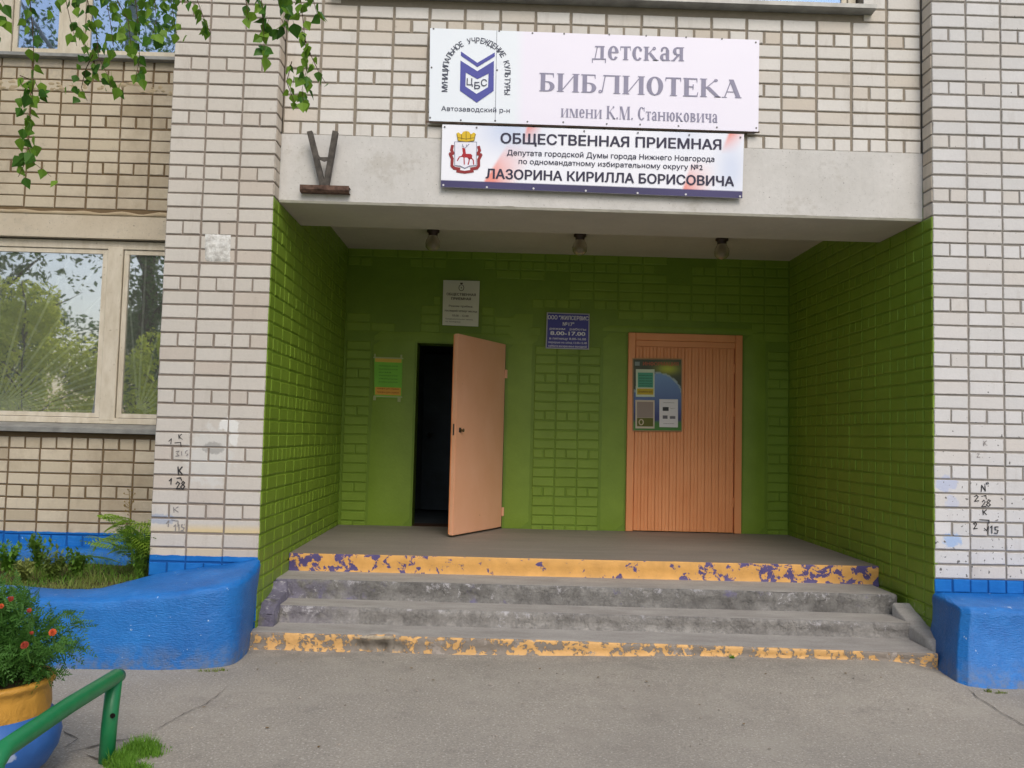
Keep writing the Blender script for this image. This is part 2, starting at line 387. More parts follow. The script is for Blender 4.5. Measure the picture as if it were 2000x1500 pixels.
# ---------------------------------------------------------------- beam and ceiling
def noisy_box(x0,x1,y0,y1,z0,z1,n,amp,seed):
    g=[]
    for k in range(n+1):
        x=x0+(x1-x0)*k/n; e=lambda s:amp*nz(x,s+seed,0,7)+amp*.6*nz(x,s,seed,23)
        ch=max(0,nz(x,seed,5,5)-.25)*.03
        g.append([(x,y1,z1),(x,y0+e(1)*.4,z1),(x,y0+e(2)*.5,z0+.05),(x,y0+e(3)*.5,z0+.015+ch*.6+abs(e(4))*.8),(x,y0+.012+ch+abs(e(5)),z0+e(6)*.3),(x,(y0+y1)/2,z0),(x,y1-.01,z0+e(7)*.3),(x,y1,z0+.012),(x,y1,z1)])
    return MB().sheet(g)
bm_=noisy_box(-.003,W+.003,.145,.86,2.327,2.842,150,.004,3)
bm_.mi=[0]*len(bm_.f)
for i,f in enumerate(bm_.f):
    if i%8 in (4,5,6,7): bm_.mi[i]=1
for i in range(len(bm_.f)):
    if i%8==3: bm_.mi[i]=2
WE=concrete('whitewash_edge','d6d2c6','e6e2d6',False)
b=bm_.build('concrete_beam',[CONC,SOFF,WE]); tag(b,'pale grey concrete beam across the top of the entrance','concrete beam')
c=MB().box(-.02,W+.02,.87,3.15,2.62,2.70).build('ceiling',CEIL); tag(c,kind='structure')
# ---------------------------------------------------------------- ground
def gz(x,y):
    t=min(1,max(0,(x-.8)/3.4)); u=min(1,max(0,(y+1.5)/1.1)); v=1-min(1,max(0,(x-4.45)/.25))
    return ZG+.055*t*t*(3-2*t)*u*u*(3-2*u)*v
def asphalt():
    m=M('asphalt',.92,.2)
    c=m.mix(m.step(m.noise(1.1,5,.6),.3,.7),lin('a19b90'),lin('b0a99c'))
    c=m.mix(m.step(m.noise(75,4,.75),.38,.62,0,.55),c,lin('78726b'))
    c=m.mix(m.step(m.noise(85,2,.6),.60,.67,0,.6),c,lin('d2cbc1'))
    c=m.mix(m.step(m.noise(4,6,.7),.56,.75,0,.4),c,lin('6f6a65'))
    c=m.mix(m.step(m.noise(2.1,7,.7),.52,.66,0,.5),c,lin('aaa498')); c=m.mix(m.step(m.noise(.9,7,.72),.55,.62,0,.30),c,lin('8d867d'))
    c=m.mix(m.step(m.noise(17,6,.75),.62,.70,0,.45),c,lin('78726a'))
    x,y,z=m.xyz()[:3]
    # darker band at the foot of the steps
    f=m.math('MULTIPLY',m.step(y,-.55,-.2),m.step(m.noise(6,5,.6),.42,.6)); c=m.mix(m.math('MULTIPLY',f,.35),c,lin('686562'))
    m.set('Base Color',c); m.bump(m.noise(150,4,.7),.5,.006); return m.m
ASPH=asphalt()
mb=MB(); xs=np.concatenate([np.linspace(-60,-5,6),np.linspace(-4,8,97),np.linspace(9,60,6)]); ys=np.concatenate([np.linspace(-80,-8,8),np.linspace(-7,1.2,83)])
mb.sheet([[(x,y,gz(x,y)+(.004*nz(x,y,0,3) if -7<y else 0)) for x in xs] for y in ys])
o=mb.build('ground',ASPH,smooth=True); tag(o,kind='structure')
# cracks: thin dark grooves raised a hair as ribbons of bitumen and dirt
CRK=simple('crack_dirt','6a635b',.95,.1,.2,20)
def ribbon(pts,wd,seed,h=.006):
    L=[];Rr=[]
    P=[Vector((x,y,0)) for x,y in pts]; fine=[]
    for a,b_ in zip(P,P[1:]):
        n=max(2,int((b_-a).length/.035))
        for k in range(n): fine.append(a.lerp(b_,k/n))
    fine.append(P[-1]); g=[]
    for i,p in enumerate(fine):
        d=(fine[min(i+1,len(fine)-1)]-fine[max(0,i-1)]).normalized(); n=Vector((-d.y,d.x,0))
        p=p+n*(.02*nz(p.x,p.y,seed,7)+.01*nz(p.x,p.y,seed,25)); t=i/(len(fine)-1); w_=wd*(.25+abs(nz(p.x,seed,p.y,12))*1.4)*min(1,6*t,6*(1-t))+.0006
        g.append([(q.x,q.y,gz(q.x,q.y)+.004*nz(q.x,q.y,0,3)+h) for q in (p+n*w_,p-n*w_)])
    return MB().sheet(g)
mb=ribbon([(4.606,-0.747),(4.558,-1.047),(4.562,-1.286),(4.566,-1.564)],.004,1)
for pts,wdt in (([(-0.286,-2.017),(-0.208,-1.937),(-0.125,-1.854),(-0.01,-1.779)],.007),([(-0.189,-2.049),(-0.116,-2.082),(-0.051,-2.097)],.012),([(-0.008,-1.723),(0.034,-1.533),(0.093,-1.281),(0.115,-1.001)],.002),([(-0.448,-1.745),(-0.325,-1.843),(-0.331,-1.975)],.004)):
    r2=ribbon(pts,wdt,len(mb.v)); off=len(mb.v); mb.v+=r2.v; mb.f+=[[i+off for i in f] for f in r2.f]; mb.mi+=r2.mi
tag(mb.build('asphalt_crack',CRK),kind='stuff')
# small stones and grit
GR=simple('grit_stone','9d958a',.9,.2,.3,50)
mb=MB()
for k in range(420):
    x=R.uniform(-1.5,5.5); y=R.uniform(-3.5,-.25)
    if y>-.62 and (x<.1 or x>4.5): continue
    s=R.choice([.003,.004,.005,.006,.009,.012 if R.random()<.3 else .005]); z=gz(x,y)+.003
    b0=len(mb.v)
    for dx,dy,dz in ((1,0,0),(0,1,0),(-1,0,0),(0,-1,0),(0,0,.8),(0,0,-.3)): mb.v.append((x+dx*s*R.uniform(.6,1.2),y+dy*s*R.uniform(.6,1.2),z+dz*s))
    for a in range(4): mb.f.append([b0+a,b0+(a+1)%4,b0+4]); mb.mi.append(0)
tag(mb.build('grit',GR),kind='stuff')
LIT=simple('dry_leaf_brown','7a6240',.9,.1,.3,30)
mb=MB()
for k in range(40):
    x=R.uniform(-.6,4.6); y=R.choice([R.uniform(-.8,-.45),R.uniform(-2.8,-.5)]); a=R.uniform(0,6.28); s_=R.uniform(.005,.012)
    if y>-.66 and x<.1: continue
    z=gz(x,y)+.007; mb.poly([(x+s_*math.cos(a+t)*q_,y+s_*math.sin(a+t)*q_,z+.004*R.random()) for t,q_ in ((0,1.3),(.9,.7),(2.2,.8),(3.1,1.2),(4.2,.6),(5.4,.8))])
tag(mb.build('leaf_litter',LIT),kind='stuff')
# ---------------------------------------------------------------- steps
def tread_mat():
    m=M('worn_concrete_tread',.85,.25); c=m.mix(m.step(m.noise(3,6,.65,stretch=(1,2.5,1)),.35,.7),lin('9a9590'),lin('b3afa9'))
    c=m.mix(m.step(m.noise(90,3,.6),.35,.7,0,.35),c,lin('78736e'))
    m.set('Base Color',c); m.bump(m.noise(45,5,.6),.35,.004); return m.m
def floor_mat():
    m=M('platform_screed',.62,.35); c=m.mix(m.step(m.noise(1.8,6,.65,stretch=(.6,2.5,1)),.35,.7),lin('847d75'),lin('938b82'))
    c=m.mix(m.step(m.noise(70,3,.6),.35,.7,0,.25),c,lin('5c534d'))
    y=m.xyz()[1]; c=m.mix(m.math('MULTIPLY',m.step(y,1.0,.9),.3),c,lin('8f7c6c'))
    m.set('Base Color',c); m.bump(m.noise(25,5,.6),.25,.004); return m.m
def peel(name,base,top,thr,sc,endbias=0.,grey=None,greyt=.7,rough=.55,lump=.4,purple=None,wear=0.):
    m=M(name,rough,.35); x,y,z=m.xyz()[:3]
    n=m.noise(sc,9,.66,dist=.3)
    if endbias:
        e=m.math('ADD',m.step(x,1.25,.1,0,endbias),m.step(x,3.2,4.4,0,endbias)); n=m.math('SUBTRACT',n,e)
    if wear: n=m.math('ADD',n,m.math('MULTIPLY',m.math('SUBTRACT',m.noise(1.7,4,.6),.53),wear))
    f=m.step(n,thr,thr+.012)
    bb=m.mix(m.step(m.noise(6,5),.3,.7),tuple(v*.75 for v in lin(base)),lin(base))
    if name.endswith('kerb'): _hole=(m.spot(.885,-.815,.20,.05,.5),m.spot(.87,-.765,.13,.012,.8))
    if purple: bb=m.mix(m.step(m.noise(4.3,7,.66),purple,purple+.03),bb,lin('4a3f74'))
    tt=m.mix(m.step(m.noise(7,6,.6),.3,.75),lin(top),tuple(v*.74 for v in lin(top)))
    c=m.mix(f,bb,tt)
    if grey: g=m.step(m.noise(8.3,8,.7),greyt,greyt+.02); c=m.mix(g,c,lin(grey))
    if name.endswith('kerb'): c=m.mix(_hole[0],c,lin('857e74')); c=m.mix(_hole[1],c,lin('b5a790'))
    m.set('Base Color',c); h=m.math('ADD',m.math('MULTIPLY',f,.6),m.noise(45,5,.6)); m.bump(h,lump,.006); return m.m
TR=tread_mat(); FL=floor_mat()
P1=peel('peeling_yellow_over_violet','5a5082','dfaa60',.41,9,.10,grey='75655c',greyt=.66)
def chalk(name,a,b,w_,vt,left,zb,zt):
    """worn grey riser: dark damp patches, chalky bloom below the nosing, remains of violet paint"""
    m=M(name,.88,.2); x,y,z=m.xyz()[:3]
    c=m.mix(m.step(m.noise(2.6,7,.7,stretch=(1,1,2)),.38,.62),lin(a),lin(b))
    c=m.mix(m.step(m.noise(60,3,.6),.35,.7,0,.4),c,tuple(v*.55 for v in lin(a)))
    dk=m.noise(6,8,.75,stretch=(1,1,.6)); c=m.mix(m.step(dk,.52,.60,0,.5),c,tuple(v*.62 for v in lin(a)))
    v=m.math('MULTIPLY',m.step(m.noise(5,7,.66),vt,vt+.07),.55); c=m.mix(v,c,lin('67628f'))
    l=m.math('MULTIPLY',m.step(x,.75,.05),m.step(m.noise(7,6,.65),.40,.5,0,.8)); c=m.mix(m.math('MULTIPLY',l,left),c,lin('6e6a86'))
    w1=m.noise(13,10,.80,dist=.4); w2=m.noise(1.9,4,.6); e=m.math('ADD',w1,m.math('MULTIPLY',m.math('SUBTRACT',w2,.5),.35)); e=m.math('ADD',e,m.step(z,zb,zt,0,.07))
    c=m.mix(m.step(e,w_,w_+.07,0,.8),c,lin('b9b7ba'))
    m.set('Base Color',c); m.bump(m.math('ADD',m.noise(30,7,.7),m.math('MULTIPLY',m.step(m.noise(8,7,.7),.45,.55),.7)),.8,.010); return m.m
P2=chalk('grey_riser_chalky','6f6d6a','92908c',.60,.61,.8,-.60,-.50)
P3=chalk('grey_riser_worn','83807c','a19e99',.625,.66,.5,-.73,-.645)
P4=peel('peeling_yellow_kerb','8d847a','dfb070',.465,15,0,grey='9a9188',greyt=.60,lump=.9,wear=.42)
# each step: (z, y) nose left and right
ST=[((-.35,.88),(-.35,.86),'platform',P1,FL,.006,.005),
    ((-.492,.50),(-.50,.42),'step',P2,TR,.012,.009),
    ((-.632,.21),(-.645,.10),'step',P3,TR,.016,.010),
    ((-.752,-.11),(-.752,-.34),'step',P4,TR,.010,.008)]
stairs=empty('entrance_stairs',(2.4,.9,-.868),'worn concrete entrance steps with peeling yellow and violet paint','steps')
curb_w=.17
for n,((zl,yl),(zr,yr),nm,pm,tm,rnd,amp) in enumerate(ST):
    N=190; g=[]; back=None
    x0,x1=.006,W-.006
    if n==3: x0,x1=-.01,4.66
    if n in (1,2): x1=W-.12 if n==2 else W-.07
    if n==1: x0=.0
    for k in range(N+1):
        t=k/N; x=x0+(x1-x0)*t; sx=min(1,max(0,(x)/W))
        z=zl+(zr-zl)*sx; y=yl+(yr-yl)*sx
        if n==3: y=yl+(yr-yl)*sx+.03*math.sin(sx*3.1)
        if n<3: zb=ST[n+1][0][0]+(ST[n+1][1][0]-ST[n+1][0][0])*sx-.01
        else: zb=gz(x,y)-.02
        yb=3.04 if n==0 else ST[n-1][0][1]+(ST[n-1][1][1]-ST[n-1][0][1])*sx+.03
        a=amp; e1=a*nz(x,n*7,1,2.3)+a*.7*nz(x,n*7,2,9)+a*.4*nz(x,n*3,8,30)
        e2=a*nz(x,n*7,4,3)+a*.5*nz(x,n*9,2,14)
        rn=rnd*(1+.8*nz(x,n*5,9,4)+1.2*max(0,nz(x,n*5,11,11)))
        ybo=y-.0+e1
        hol=0; lip=0
        if n==3 and .70<x<1.07:
            u=(x-.70)/.37; hol=.10*max(0,min(1,5*u,12*(1-u)))*(.65+.9*nz(x,3,3,9))*(1 if u<.62 else .35); lip=(.022*nz(x,6,6,11)+.006)*min(1,6*u,6*(1-u))
        if n==1: rn+= .01*max(0,nz(x,4,1,3))
        # erosion chunks on middle steps
        er=max(0,nz(x,n*13,6,2.7)-.28)*.12 if n in (1,2) else 0
        rise=z-zb; bt=.012 if n!=0 else .0
        g.append([(x,yb,z+.002),(x,(y+yb)/2,z+e2*.35+lip*.4),(x,y+.05+er*.5,z+e2*.3-er*.12+lip),(x,y+rn+e1*.5+er,z-.001+e2*.3-er*.2+lip),
                  (x,ybo+rn*.35+er*.8,z-rn*.3-er*.25+lip*.5),(x,ybo+er*.4,z-rn*1.15-er*.3+lip*.3-(0 if not hol else .012)),
                  (x,ybo+.004+hol+e2*.3,z-rise*.45+e2*.4),(x,ybo+.008+hol*.9-e2*.3,z-rise*.72),(x,ybo-bt+hol*.7,zb+.012),(x,ybo-bt-.006+hol*.6,zb-.004)])
    mb=MB().sheet(g); mb.mi=[(0 if i%9<3 else 1) for i in range(len(mb.f))]
    # end cap faces on both ends
    for row in (g[0],g[-1]): mb.poly([p for p in row]+[(row[-1][0],row[0][1],row[-1][2])],1)
    mb.build(nm,[tm,pm],stairs,smooth=True,origin=None)
# sloping kerb strips against the side walls
def curb(x0,x1,pts,tt):
    mb=MB(); g=[]
    P=[]
    for (a,b) in zip(pts,pts[1:]):
        for k in range(8): P.append((a[0]+(b[0]-a[0])*k/8,a[1]+(b[1]-a[1])*k/8))
    P.append(pts[-1])
    for y,z in P:
        e=.006*nz(y,x0,1,9); s=1 if x1>x0 else -1
        g.append([(x0,y,z+e),(x1-.012*s+e,y,z+e*.6),(x1+e,y,z-.015),(x1+e*.5,y,-.95)])
    mb.sheet(g); mb.poly([(x0,P[0][0],P[0][1]),(x1,P[0][0],P[0][1]-.01),(x1,P[0][0],-.95),(x0,P[0][0],-.95)])
    mb.build('kerb_strip',tt,stairs,smooth=True)
curb(W-.0,W-.135,[(-.24,-.79),(-.17,-.70),(.10,-.655),(.30,-.575),(.36,-.55)],TR)
curb(.0,.11,[(.06,-.66),(.14,-.60),(.40,-.56),(.44,-.50)],P2)
# ---------------------------------------------------------------- planters
def planter(name,outer_t,outer_b,inner,zt,zs,label):
    """outer_t/outer_b/inner: matched lists of (x,y); zt list of top heights"""
    def dens(P,n=6):
        out=[]
        for a,b in zip(P,P[1:]):
            for k in range(n): out.append(tuple(a[i]+(b[i]-a[i])*k/n for i in range(len(a))))
        out.append(P[-1]); return out
    def smooth(P,it=6):
        P=[list(p) for p in P]
        for _ in range(it): P=[P[0]]+[[(P[i-1][j]+2*P[i][j]+P[i+1][j])/4 for j in range(len(P[i]))] for i in range(1,len(P)-1)]+[P[-1]]
        return P
    A=smooth(dens(outer_t)); B=smooth(dens(outer_b)); C_=smooth(dens(inner)); Z=smooth(dens([(z,) for z in zt]))
    g=[]
    for i in range(len(A)):
        a=Vector((*A[i],Z[i][0])); b=Vector((*B[i],zs)); c=Vector((*C_[i],Z[i][0]))
        row=[]; ou=(a-c); ou.z=0; ou.normalize()
        e=lambda s:.013*nz(a.x,a.y,s,4)+.006*nz(a.x,a.y,s,15)
        row.append(c+Vector((0,0,-.12))); row.append(c+Vector((0,0,-.015+e(1)))); row.append(c.lerp(a,.12)+Vector((0,0,e(2))))
        row.append(c.lerp(a,.5)+Vector((0,0,.004+e(3))))
        row.append(c.lerp(a,.86)+Vector((0,0,-.002+e(4)))); row.append(a+Vector((0,0,-.014+e(5)))+ou*(e(5)-.004)); row.append(a+Vector((0,0,-.035))+ou*(.004+e(6)))
        for k in range(1,9):
            q=(a+Vector((0,0,-.035))).lerp(b,k/8); ee=.008*nz(q.x*1.+q.y,q.z,3,5)+.004*nz(q.x+q.y,q.z,9,14)
            if k==8: ee+=.012*abs(nz(q.x,q.y,3,8))
            row.append(q+ou*ee)
        g.append(row)
    o=MB().sheet(g).build(name,BLUEM,smooth=True); tag(o,label,'planter'); return o
OT=[(-4.2,-.60),(-2.6,-.60),(-1.9,-.64),(-1.4,-.66),(-.95,-.66),(-.5,-.63),(-.14,-.60),(.03,-.46),(.035,-.2),(.022,-.03)]
OB=[(-4.2,-.62),(-2.6,-.63),(-1.9,-.66),(-1.4,-.67),(-.95,-.66),(-.5,-.65),(-.16,-.63),(.02,-.50),(.01,-.24),(-.02,-.03)]
IN=[(-4.2,-.16),(-2.6,-.17),(-1.9,-.20),(-1.5,-.26),(-1.1,-.33),(-.9,-.31),(-.76,-.10),(-.55,-.006),(-.33,-.004),(-.02,-.003)]
ZT=[-.42,-.43,-.435,-.435,-.44,-.415,-.38,-.34,-.32,-.275]
pl=planter('planter',OT,OB,IN,ZT,-.885,'long low bright blue masonry planter with a rounded end left of the steps')
# soil
def soil():
    m=M('soil',.95,.1); c=m.mix(m.step(m.noise(12,5,.6),.3,.7),lin('3d3426'),lin('5b4f3a')); m.set('Base Color',c); m.bump(m.noise(40,5),.6,.02); return m.m
SOIL=soil()
g=[[(x,y,-.475+.02*nz(x,y,1,3)) for x in np.linspace(-4.2,-.74,40)] for y in np.linspace(-.42,1.0,18)]
tag(MB().sheet(g).build('soil',SOIL,smooth=True),kind='structure')
# right block
def block():
    x0=W-.06; g=[]
    def section(o,zt):  # outline from left wall face round to the far right
        pass
    mb=MB(); rows=[]
    top=[(4.80,-.0),(4.775,-.12),(4.74,-.30),(4.72,-.50),(4.76,-.545),(5.0,-.55),(5.5,-.55),(6.3,-.55),(6.95,-.54)]
    bot=[(4.70,.0),(4.67,-.20),(4.62,-.48),(4.60,-.66),(4.65,-.72),(4.95,-.72),(5.5,-.71),(6.3,-.71),(6.95,-.70)]
    def dens(P,n=8):
        out=[]
        for a,b in zip(P,P[1:]):
            for k in range(n): out.append((a[0]+(b[0]-a[0])*k/n,a[1]+(b[1]-a[1])*k/n))
        return out+[P[-1]]
    T=dens(top);B=dens(bot)
    for i in range(len(T)):
        a=Vector((*T[i],-.405)); b=Vector((*B[i],-.90)); c=Vector((max(a.x,4.86)*.6+.4*max(a.x,4.9),.0,-.40)); ou=Vector((a.x-c.x,a.y-c.y-.01,0)).normalized()
        e=lambda s:.014*nz(a.x,a.y,s,4)+.006*nz(a.x,a.y,s,15)
        row=[c,c.lerp(a,.4)+Vector((0,0,e(1))),c.lerp(a,.85)+Vector((0,0,e(2))),a+Vector((0,0,-.012+e(3))),a+Vector((0,0,-.04))+ou*(.006+e(4))]
        for k in range(1,10):
            q=(a+Vector((0,0,-.04))).lerp(b,(k/9)); bow=-.03*math.sin(k/9*3.14)
            row.append(q+ou*(bow+.01*nz(q.x+q.y,q.z,3,4)+.005*nz(q.x+q.y,q.z,9,13)))
        rows.append(row)
    o=MB().sheet(rows).build('planter',BLUEM,smooth=True); tag(o,'short bright blue masonry block at the foot of the right hand pier','planter'); return o
block()

# ---------------------------------------------------------------- windows
WOOD=M('old_cream_window_paint',.6,.35)
_c=WOOD.mix(WOOD.step(WOOD.noise(6,6,.6,stretch=(3,3,1)),.35,.7),lin('c3b9a5'),lin('d6cebd'))
WOOD.set('Base Color',WOOD.mix(WOOD.step(WOOD.noise(28,5,.7),.64,.7),_c,lin('8b7c63'))); WOOD.bump(WOOD.noise(60,4),.3,.003); WOOD=WOOD.m
TIN=simple('dull_sheet_metal','8f8f8b',.5,.5,.15,9,.2,metal=.35)
GRILLE=simple('pale_green_grille_paint','fafaf0',.6,.3,.02)
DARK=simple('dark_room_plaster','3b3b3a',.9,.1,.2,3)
def glass(name,refl,tint=(.9,.95,.95),dust=.03):
    m=bpy.data.materials.new(name); m.use_nodes=True; t=m.node_tree; n=t.nodes; n.clear()
    o=n.new('ShaderNodeOutputMaterial'); mx=n.new('ShaderNodeMixShader'); g=n.new('ShaderNodeBsdfGlossy'); tr=n.new('ShaderNodeBsdfTransparent')
    g.inputs['Roughness'].default_value=.015; g.inputs['Color'].default_value=(*tint,1); tr.inputs['Color'].default_value=(.88,.91,.89,1); mx.inputs[0].default_value=refl
    no=n.new('ShaderNodeTexNoise'); no.inputs['Scale'].default_value=1.3; bp=n.new('ShaderNodeBump'); bp.inputs['Strength'].default_value=.12; bp.inputs['Distance'].default_value=.02
    ge=n.new('ShaderNodeNewGeometry'); t.links.new(ge.outputs['Position'],no.inputs['Vector']); t.links.new(no.outputs['Fac'],bp.inputs['Height']); t.links.new(bp.outputs[0],g.inputs['Normal'])
    t.links.new(tr.outputs[0],mx.inputs[1]); t.links.new(g.outputs[0],mx.inputs[2]); df=n.new('ShaderNodeBsdfDiffuse'); df.inputs[0].default_value=(.62,.64,.58,1); m2=n.new('ShaderNodeMixShader'); m2.inputs[0].default_value=dust; t.links.new(mx.outputs[0],m2.inputs[1]); t.links.new(df.outputs[0],m2.inputs[2]); t.links.new(m2.outputs[0],o.inputs[0]); return m
GLASS=glass('window_glass',.50,(1,1,1),.085); GLASSU=glass('window_glass_upper',.55,(.62,.78,1))  # upper panes: blue of the reflected sky put into the tint
YW=1.17
def win_parts(root,x0,x1,z0,z1,muls,yw,gl,mw=.125,rail=.085,fan=True):
    """frame bars, one sash frame and pane per light"""
    MB().box(x0,x1,yw-.03,yw+.05,z1-.07,z1).build('frame_rail',WOOD,root,bevel=.004)
    MB().box(x0,x1,yw-.03,yw+.05,z0,z0+.05).build('frame_rail',WOOD,root,bevel=.004)
    MB().box(x0,x0+.06,yw-.031,yw+.05,z0,z1).build('frame_post',WOOD,root,bevel=.004)
    MB().box(x1-.06,x1,yw-.031,yw+.05,z0,z1).build('frame_post',WOOD,root,bevel=.004)
    for a,b in muls: MB().box(a,b,yw-.034,yw+.05,z0+.03,z1-.05).build('mullion',WOOD,root,bevel=.004)
    ed=[x0+.06]+[v for m in sorted(muls) for v in m]+[x1-.06]
    for k in range(0,len(ed),2):
        a,b=ed[k]+.006,ed[k+1]-.006; s=.04
        sa=MB().box(a,b,yw-.018,yw+.03,z1-.07-s,z1-.074).box(a,b,yw-.018,yw+.03,z0+.054,z0+.05+s).box(a,a+s,yw-.016,yw+.03,z0+.056,z1-.076).box(b-s,b,yw-.016,yw+.03,z0+.056,z1-.076).build('sash',WOOD,root)
        MB().box(a+s-.003,b-s+.003,yw-.004,yw+.002,z0+.05+s,z1-.07-s).build('pane',gl,sa)
w=empty('window',(-2.2,YW,.6),'wide cream framed ground floor window with sunray grille behind the glass, left of the pier','window')
win_parts(w,-3.35,-.80,.655,2.215,[(-1.70,-1.57),(-2.95,-2.82)],YW,GLASS)
# sunray security grille, each light has a fan of rods from its lower left corner
def rays(ox,oz,x0,x1,z0,z1,angs):
    mb=MB()
    for a in angs:
        dx,dz=math.cos(rad(a)),math.sin(rad(a)); t=9
        if dx>1e-6: t=min(t,(x1-ox)/dx)
        if dx<-1e-6: t=min(t,(x0-ox)/dx)
        if dz>1e-6: t=min(t,(z1-oz)/dz)
        mb=MB(); mb.tube([(ox+dx*.05,YW+.028,oz+dz*.05),(ox+dx*t,YW+.028,oz+dz*t)],.0095,5); o=mb.build('ray_bar',GRILLE,w)
rays(-2.62,.72,-3.3,-1.72,.72,2.1,[3,7,11,15,19,23,27,32,37,43,50,58,67,78,90,105,125,150,170])
rays(-1.40,.74,-1.52,-.87,.72,2.1,[20,34,46,57,68,79,90,97])
MB().poly([(-3.42,YW-.02,.655),(-.775,YW-.02,.655),(-.775,YL-.07,.615),(-3.42,YL-.07,.615)]).poly([(-3.42,YL-.07,.615),(-.775,YL-.07,.615),(-.775,YL-.071,.578),(-3.42,YL-.071,.578)]).poly([(-3.42,YL-.071,.578),(-.775,YL-.071,.578),(-.775,YL+.01,.574),(-3.42,YL+.01,.574)]).build('window_sill',TIN,w)
# room behind
rm=MB()
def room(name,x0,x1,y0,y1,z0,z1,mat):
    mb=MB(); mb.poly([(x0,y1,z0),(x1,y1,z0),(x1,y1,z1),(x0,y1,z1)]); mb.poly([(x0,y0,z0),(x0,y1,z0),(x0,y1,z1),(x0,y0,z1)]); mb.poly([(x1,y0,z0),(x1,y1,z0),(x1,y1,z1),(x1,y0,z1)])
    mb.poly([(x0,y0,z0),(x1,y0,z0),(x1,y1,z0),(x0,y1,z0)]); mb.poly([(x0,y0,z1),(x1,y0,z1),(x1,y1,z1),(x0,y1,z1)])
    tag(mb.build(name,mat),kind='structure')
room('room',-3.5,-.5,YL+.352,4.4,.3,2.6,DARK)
w=empty('window',(-2.2,YW,3.8),'cream framed upper floor window behind the hanging birch leaves, top left','window')
win_parts(w,-3.35,-.77,3.80,5.35,[(-2.19,-2.005),(-2.75,-2.63)],YW,GLASSU)
MB().poly([(-3.42,YW-.02,3.83),(-.772,YW-.02,3.83),(-.772,YL-.06,3.80),(-3.42,YL-.06,3.80)]).poly([(-3.42,YL-.06,3.80),(-.772,YL-.06,3.80),(-.772,YL-.061,3.772),(-3.42,YL-.061,3.772)]).poly([(-3.42,YL-.061,3.772),(-.772,YL-.061,3.772),(-.772,YL+.01,3.768),(-3.42,YL+.01,3.768)]).build('window_sill',TIN,w)
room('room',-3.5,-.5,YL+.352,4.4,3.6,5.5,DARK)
w=empty('window',(2.4,.3,3.92),'wide upper window above the sign boards with a projecting grey metal sill','window')
win_parts(w,.42,4.35,3.93,5.38,[(1.7,1.8),(3.0,3.1)],.27,glass('window_glass_sky_tint',.30,(.40,.62,1)))  # glass tinted with the blue of the sky it mirrors
MB().poly([(.33,.26,3.985),(4.43,.26,3.985),(4.43,.055,3.945),(.33,.055,3.945)]).poly([(.33,.055,3.945),(4.43,.055,3.945),(4.43,.052,3.912),(.33,.052,3.912)]).poly([(.33,.052,3.912),(4.43,.052,3.912),(4.43,.15,3.905),(.33,.15,3.905)]).poly([(4.43,.26,3.985),(4.43,.055,3.945),(4.43,.052,3.912),(4.43,.15,3.905)]).poly([(.33,.26,3.985),(.33,.055,3.945),(.33,.052,3.912),(.33,.15,3.905)]).build('window_sill',TIN,w)
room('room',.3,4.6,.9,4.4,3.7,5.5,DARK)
# roof caps so that no light falls down behind the facade
tag(MB().box(-4.2,6.9,1.0,5.2,TOP,TOP+.1).build('roof_slab',CONC),kind='structure')
tag(MB().box(-.31,W+.31,.9,3.3,2.72,2.8).build('floor_slab',CONC),kind='structure')
# ---------------------------------------------------------------- doors
def orange(name,a='e3a884',b='eab393'):
    m=M(name,.42,.45); c=m.mix(m.step(m.noise(2.2,4,.55,stretch=(1.5,1.5,1)),.3,.75),lin(a),lin(b))
    c=m.mix(m.step(m.noise(17,5,.7),.69,.72,0,.6),c,lin('8a5638')); m.set('Base Color',c); m.bump(m.noise(30,4,.6,stretch=(2,2,.8)),.10,.003); return m.m
OR1=orange('salmon_orange_paint'); OR2=orange('deep_orange_paint','e2935e','eaa06c')
IRON=simple('dark_iron','3a3431',.5,.5,.2,20); BRASS=simple('dull_brass','6a5a3a',.4,.5,.2,20,metal=.6)
d=empty('door',(1.735,2.975,-.34),'plain salmon orange door standing half open over a dark doorway','door')
hx,hy=1.735,2.975; wl_=.985; ux,uy=-.475/.991,-.87/.991; nx_,ny_=-uy,ux   # n faces the viewer's side
if ny_>0: nx_,ny_=-nx_,-ny_
def leafbox(s0,s1,n0,n1,z0,z1):
    pts=[]
    for z in (z0,z1):
        for n_ in (n0,n1):
            for s_ in (s0,s1): pts.append((hx+ux*s_+nx_*n_,hy+uy*s_+ny_*n_,z))
    mb=MB(); mb.v=pts
    mb.f=[[0,2,3,1],[4,5,7,6],[0,1,5,4],[2,6,7,3],[0,4,6,2],[1,3,7,5]]; mb.mi=[0]*6; return mb
leafbox(0,wl_,-.045,0,-.330,1.618).build('door_leaf',OR1,d,bevel=.004,seg=2)
leafbox(wl_-.03,wl_+.001,-.052,-.046,-.32,1.61).build('edge_strip',OR2,d)
lk=leafbox(wl_-.10,wl_-.06,.0,.005,.66,.705).build('lock_plate',IRON,d,bevel=.002)
def lp(s_,n_,z): return (hx+ux*s_+nx_*n_,hy+uy*s_+ny_*n_,z)
MB().tube([lp(wl_-.08,.004,.68),lp(wl_-.08,.03,.68),lp(wl_-.08,.042,.68)],[.012,.012,.018],10).build('door_knob',BRASS,d,smooth=True)
leafbox(wl_-.0,wl_+.0035,-.03,-.016,.63,.74).build('latch_plate',IRON,d)
for zz in (1.30,-.17): MB().tube([lp(-.004,.006,zz-.045),lp(-.004,.006,zz+.045)],.009,8).box(1.742,1.760,YB-.007,YB-.004,zz-.045,zz+.045).build('hinge',OR1,d)
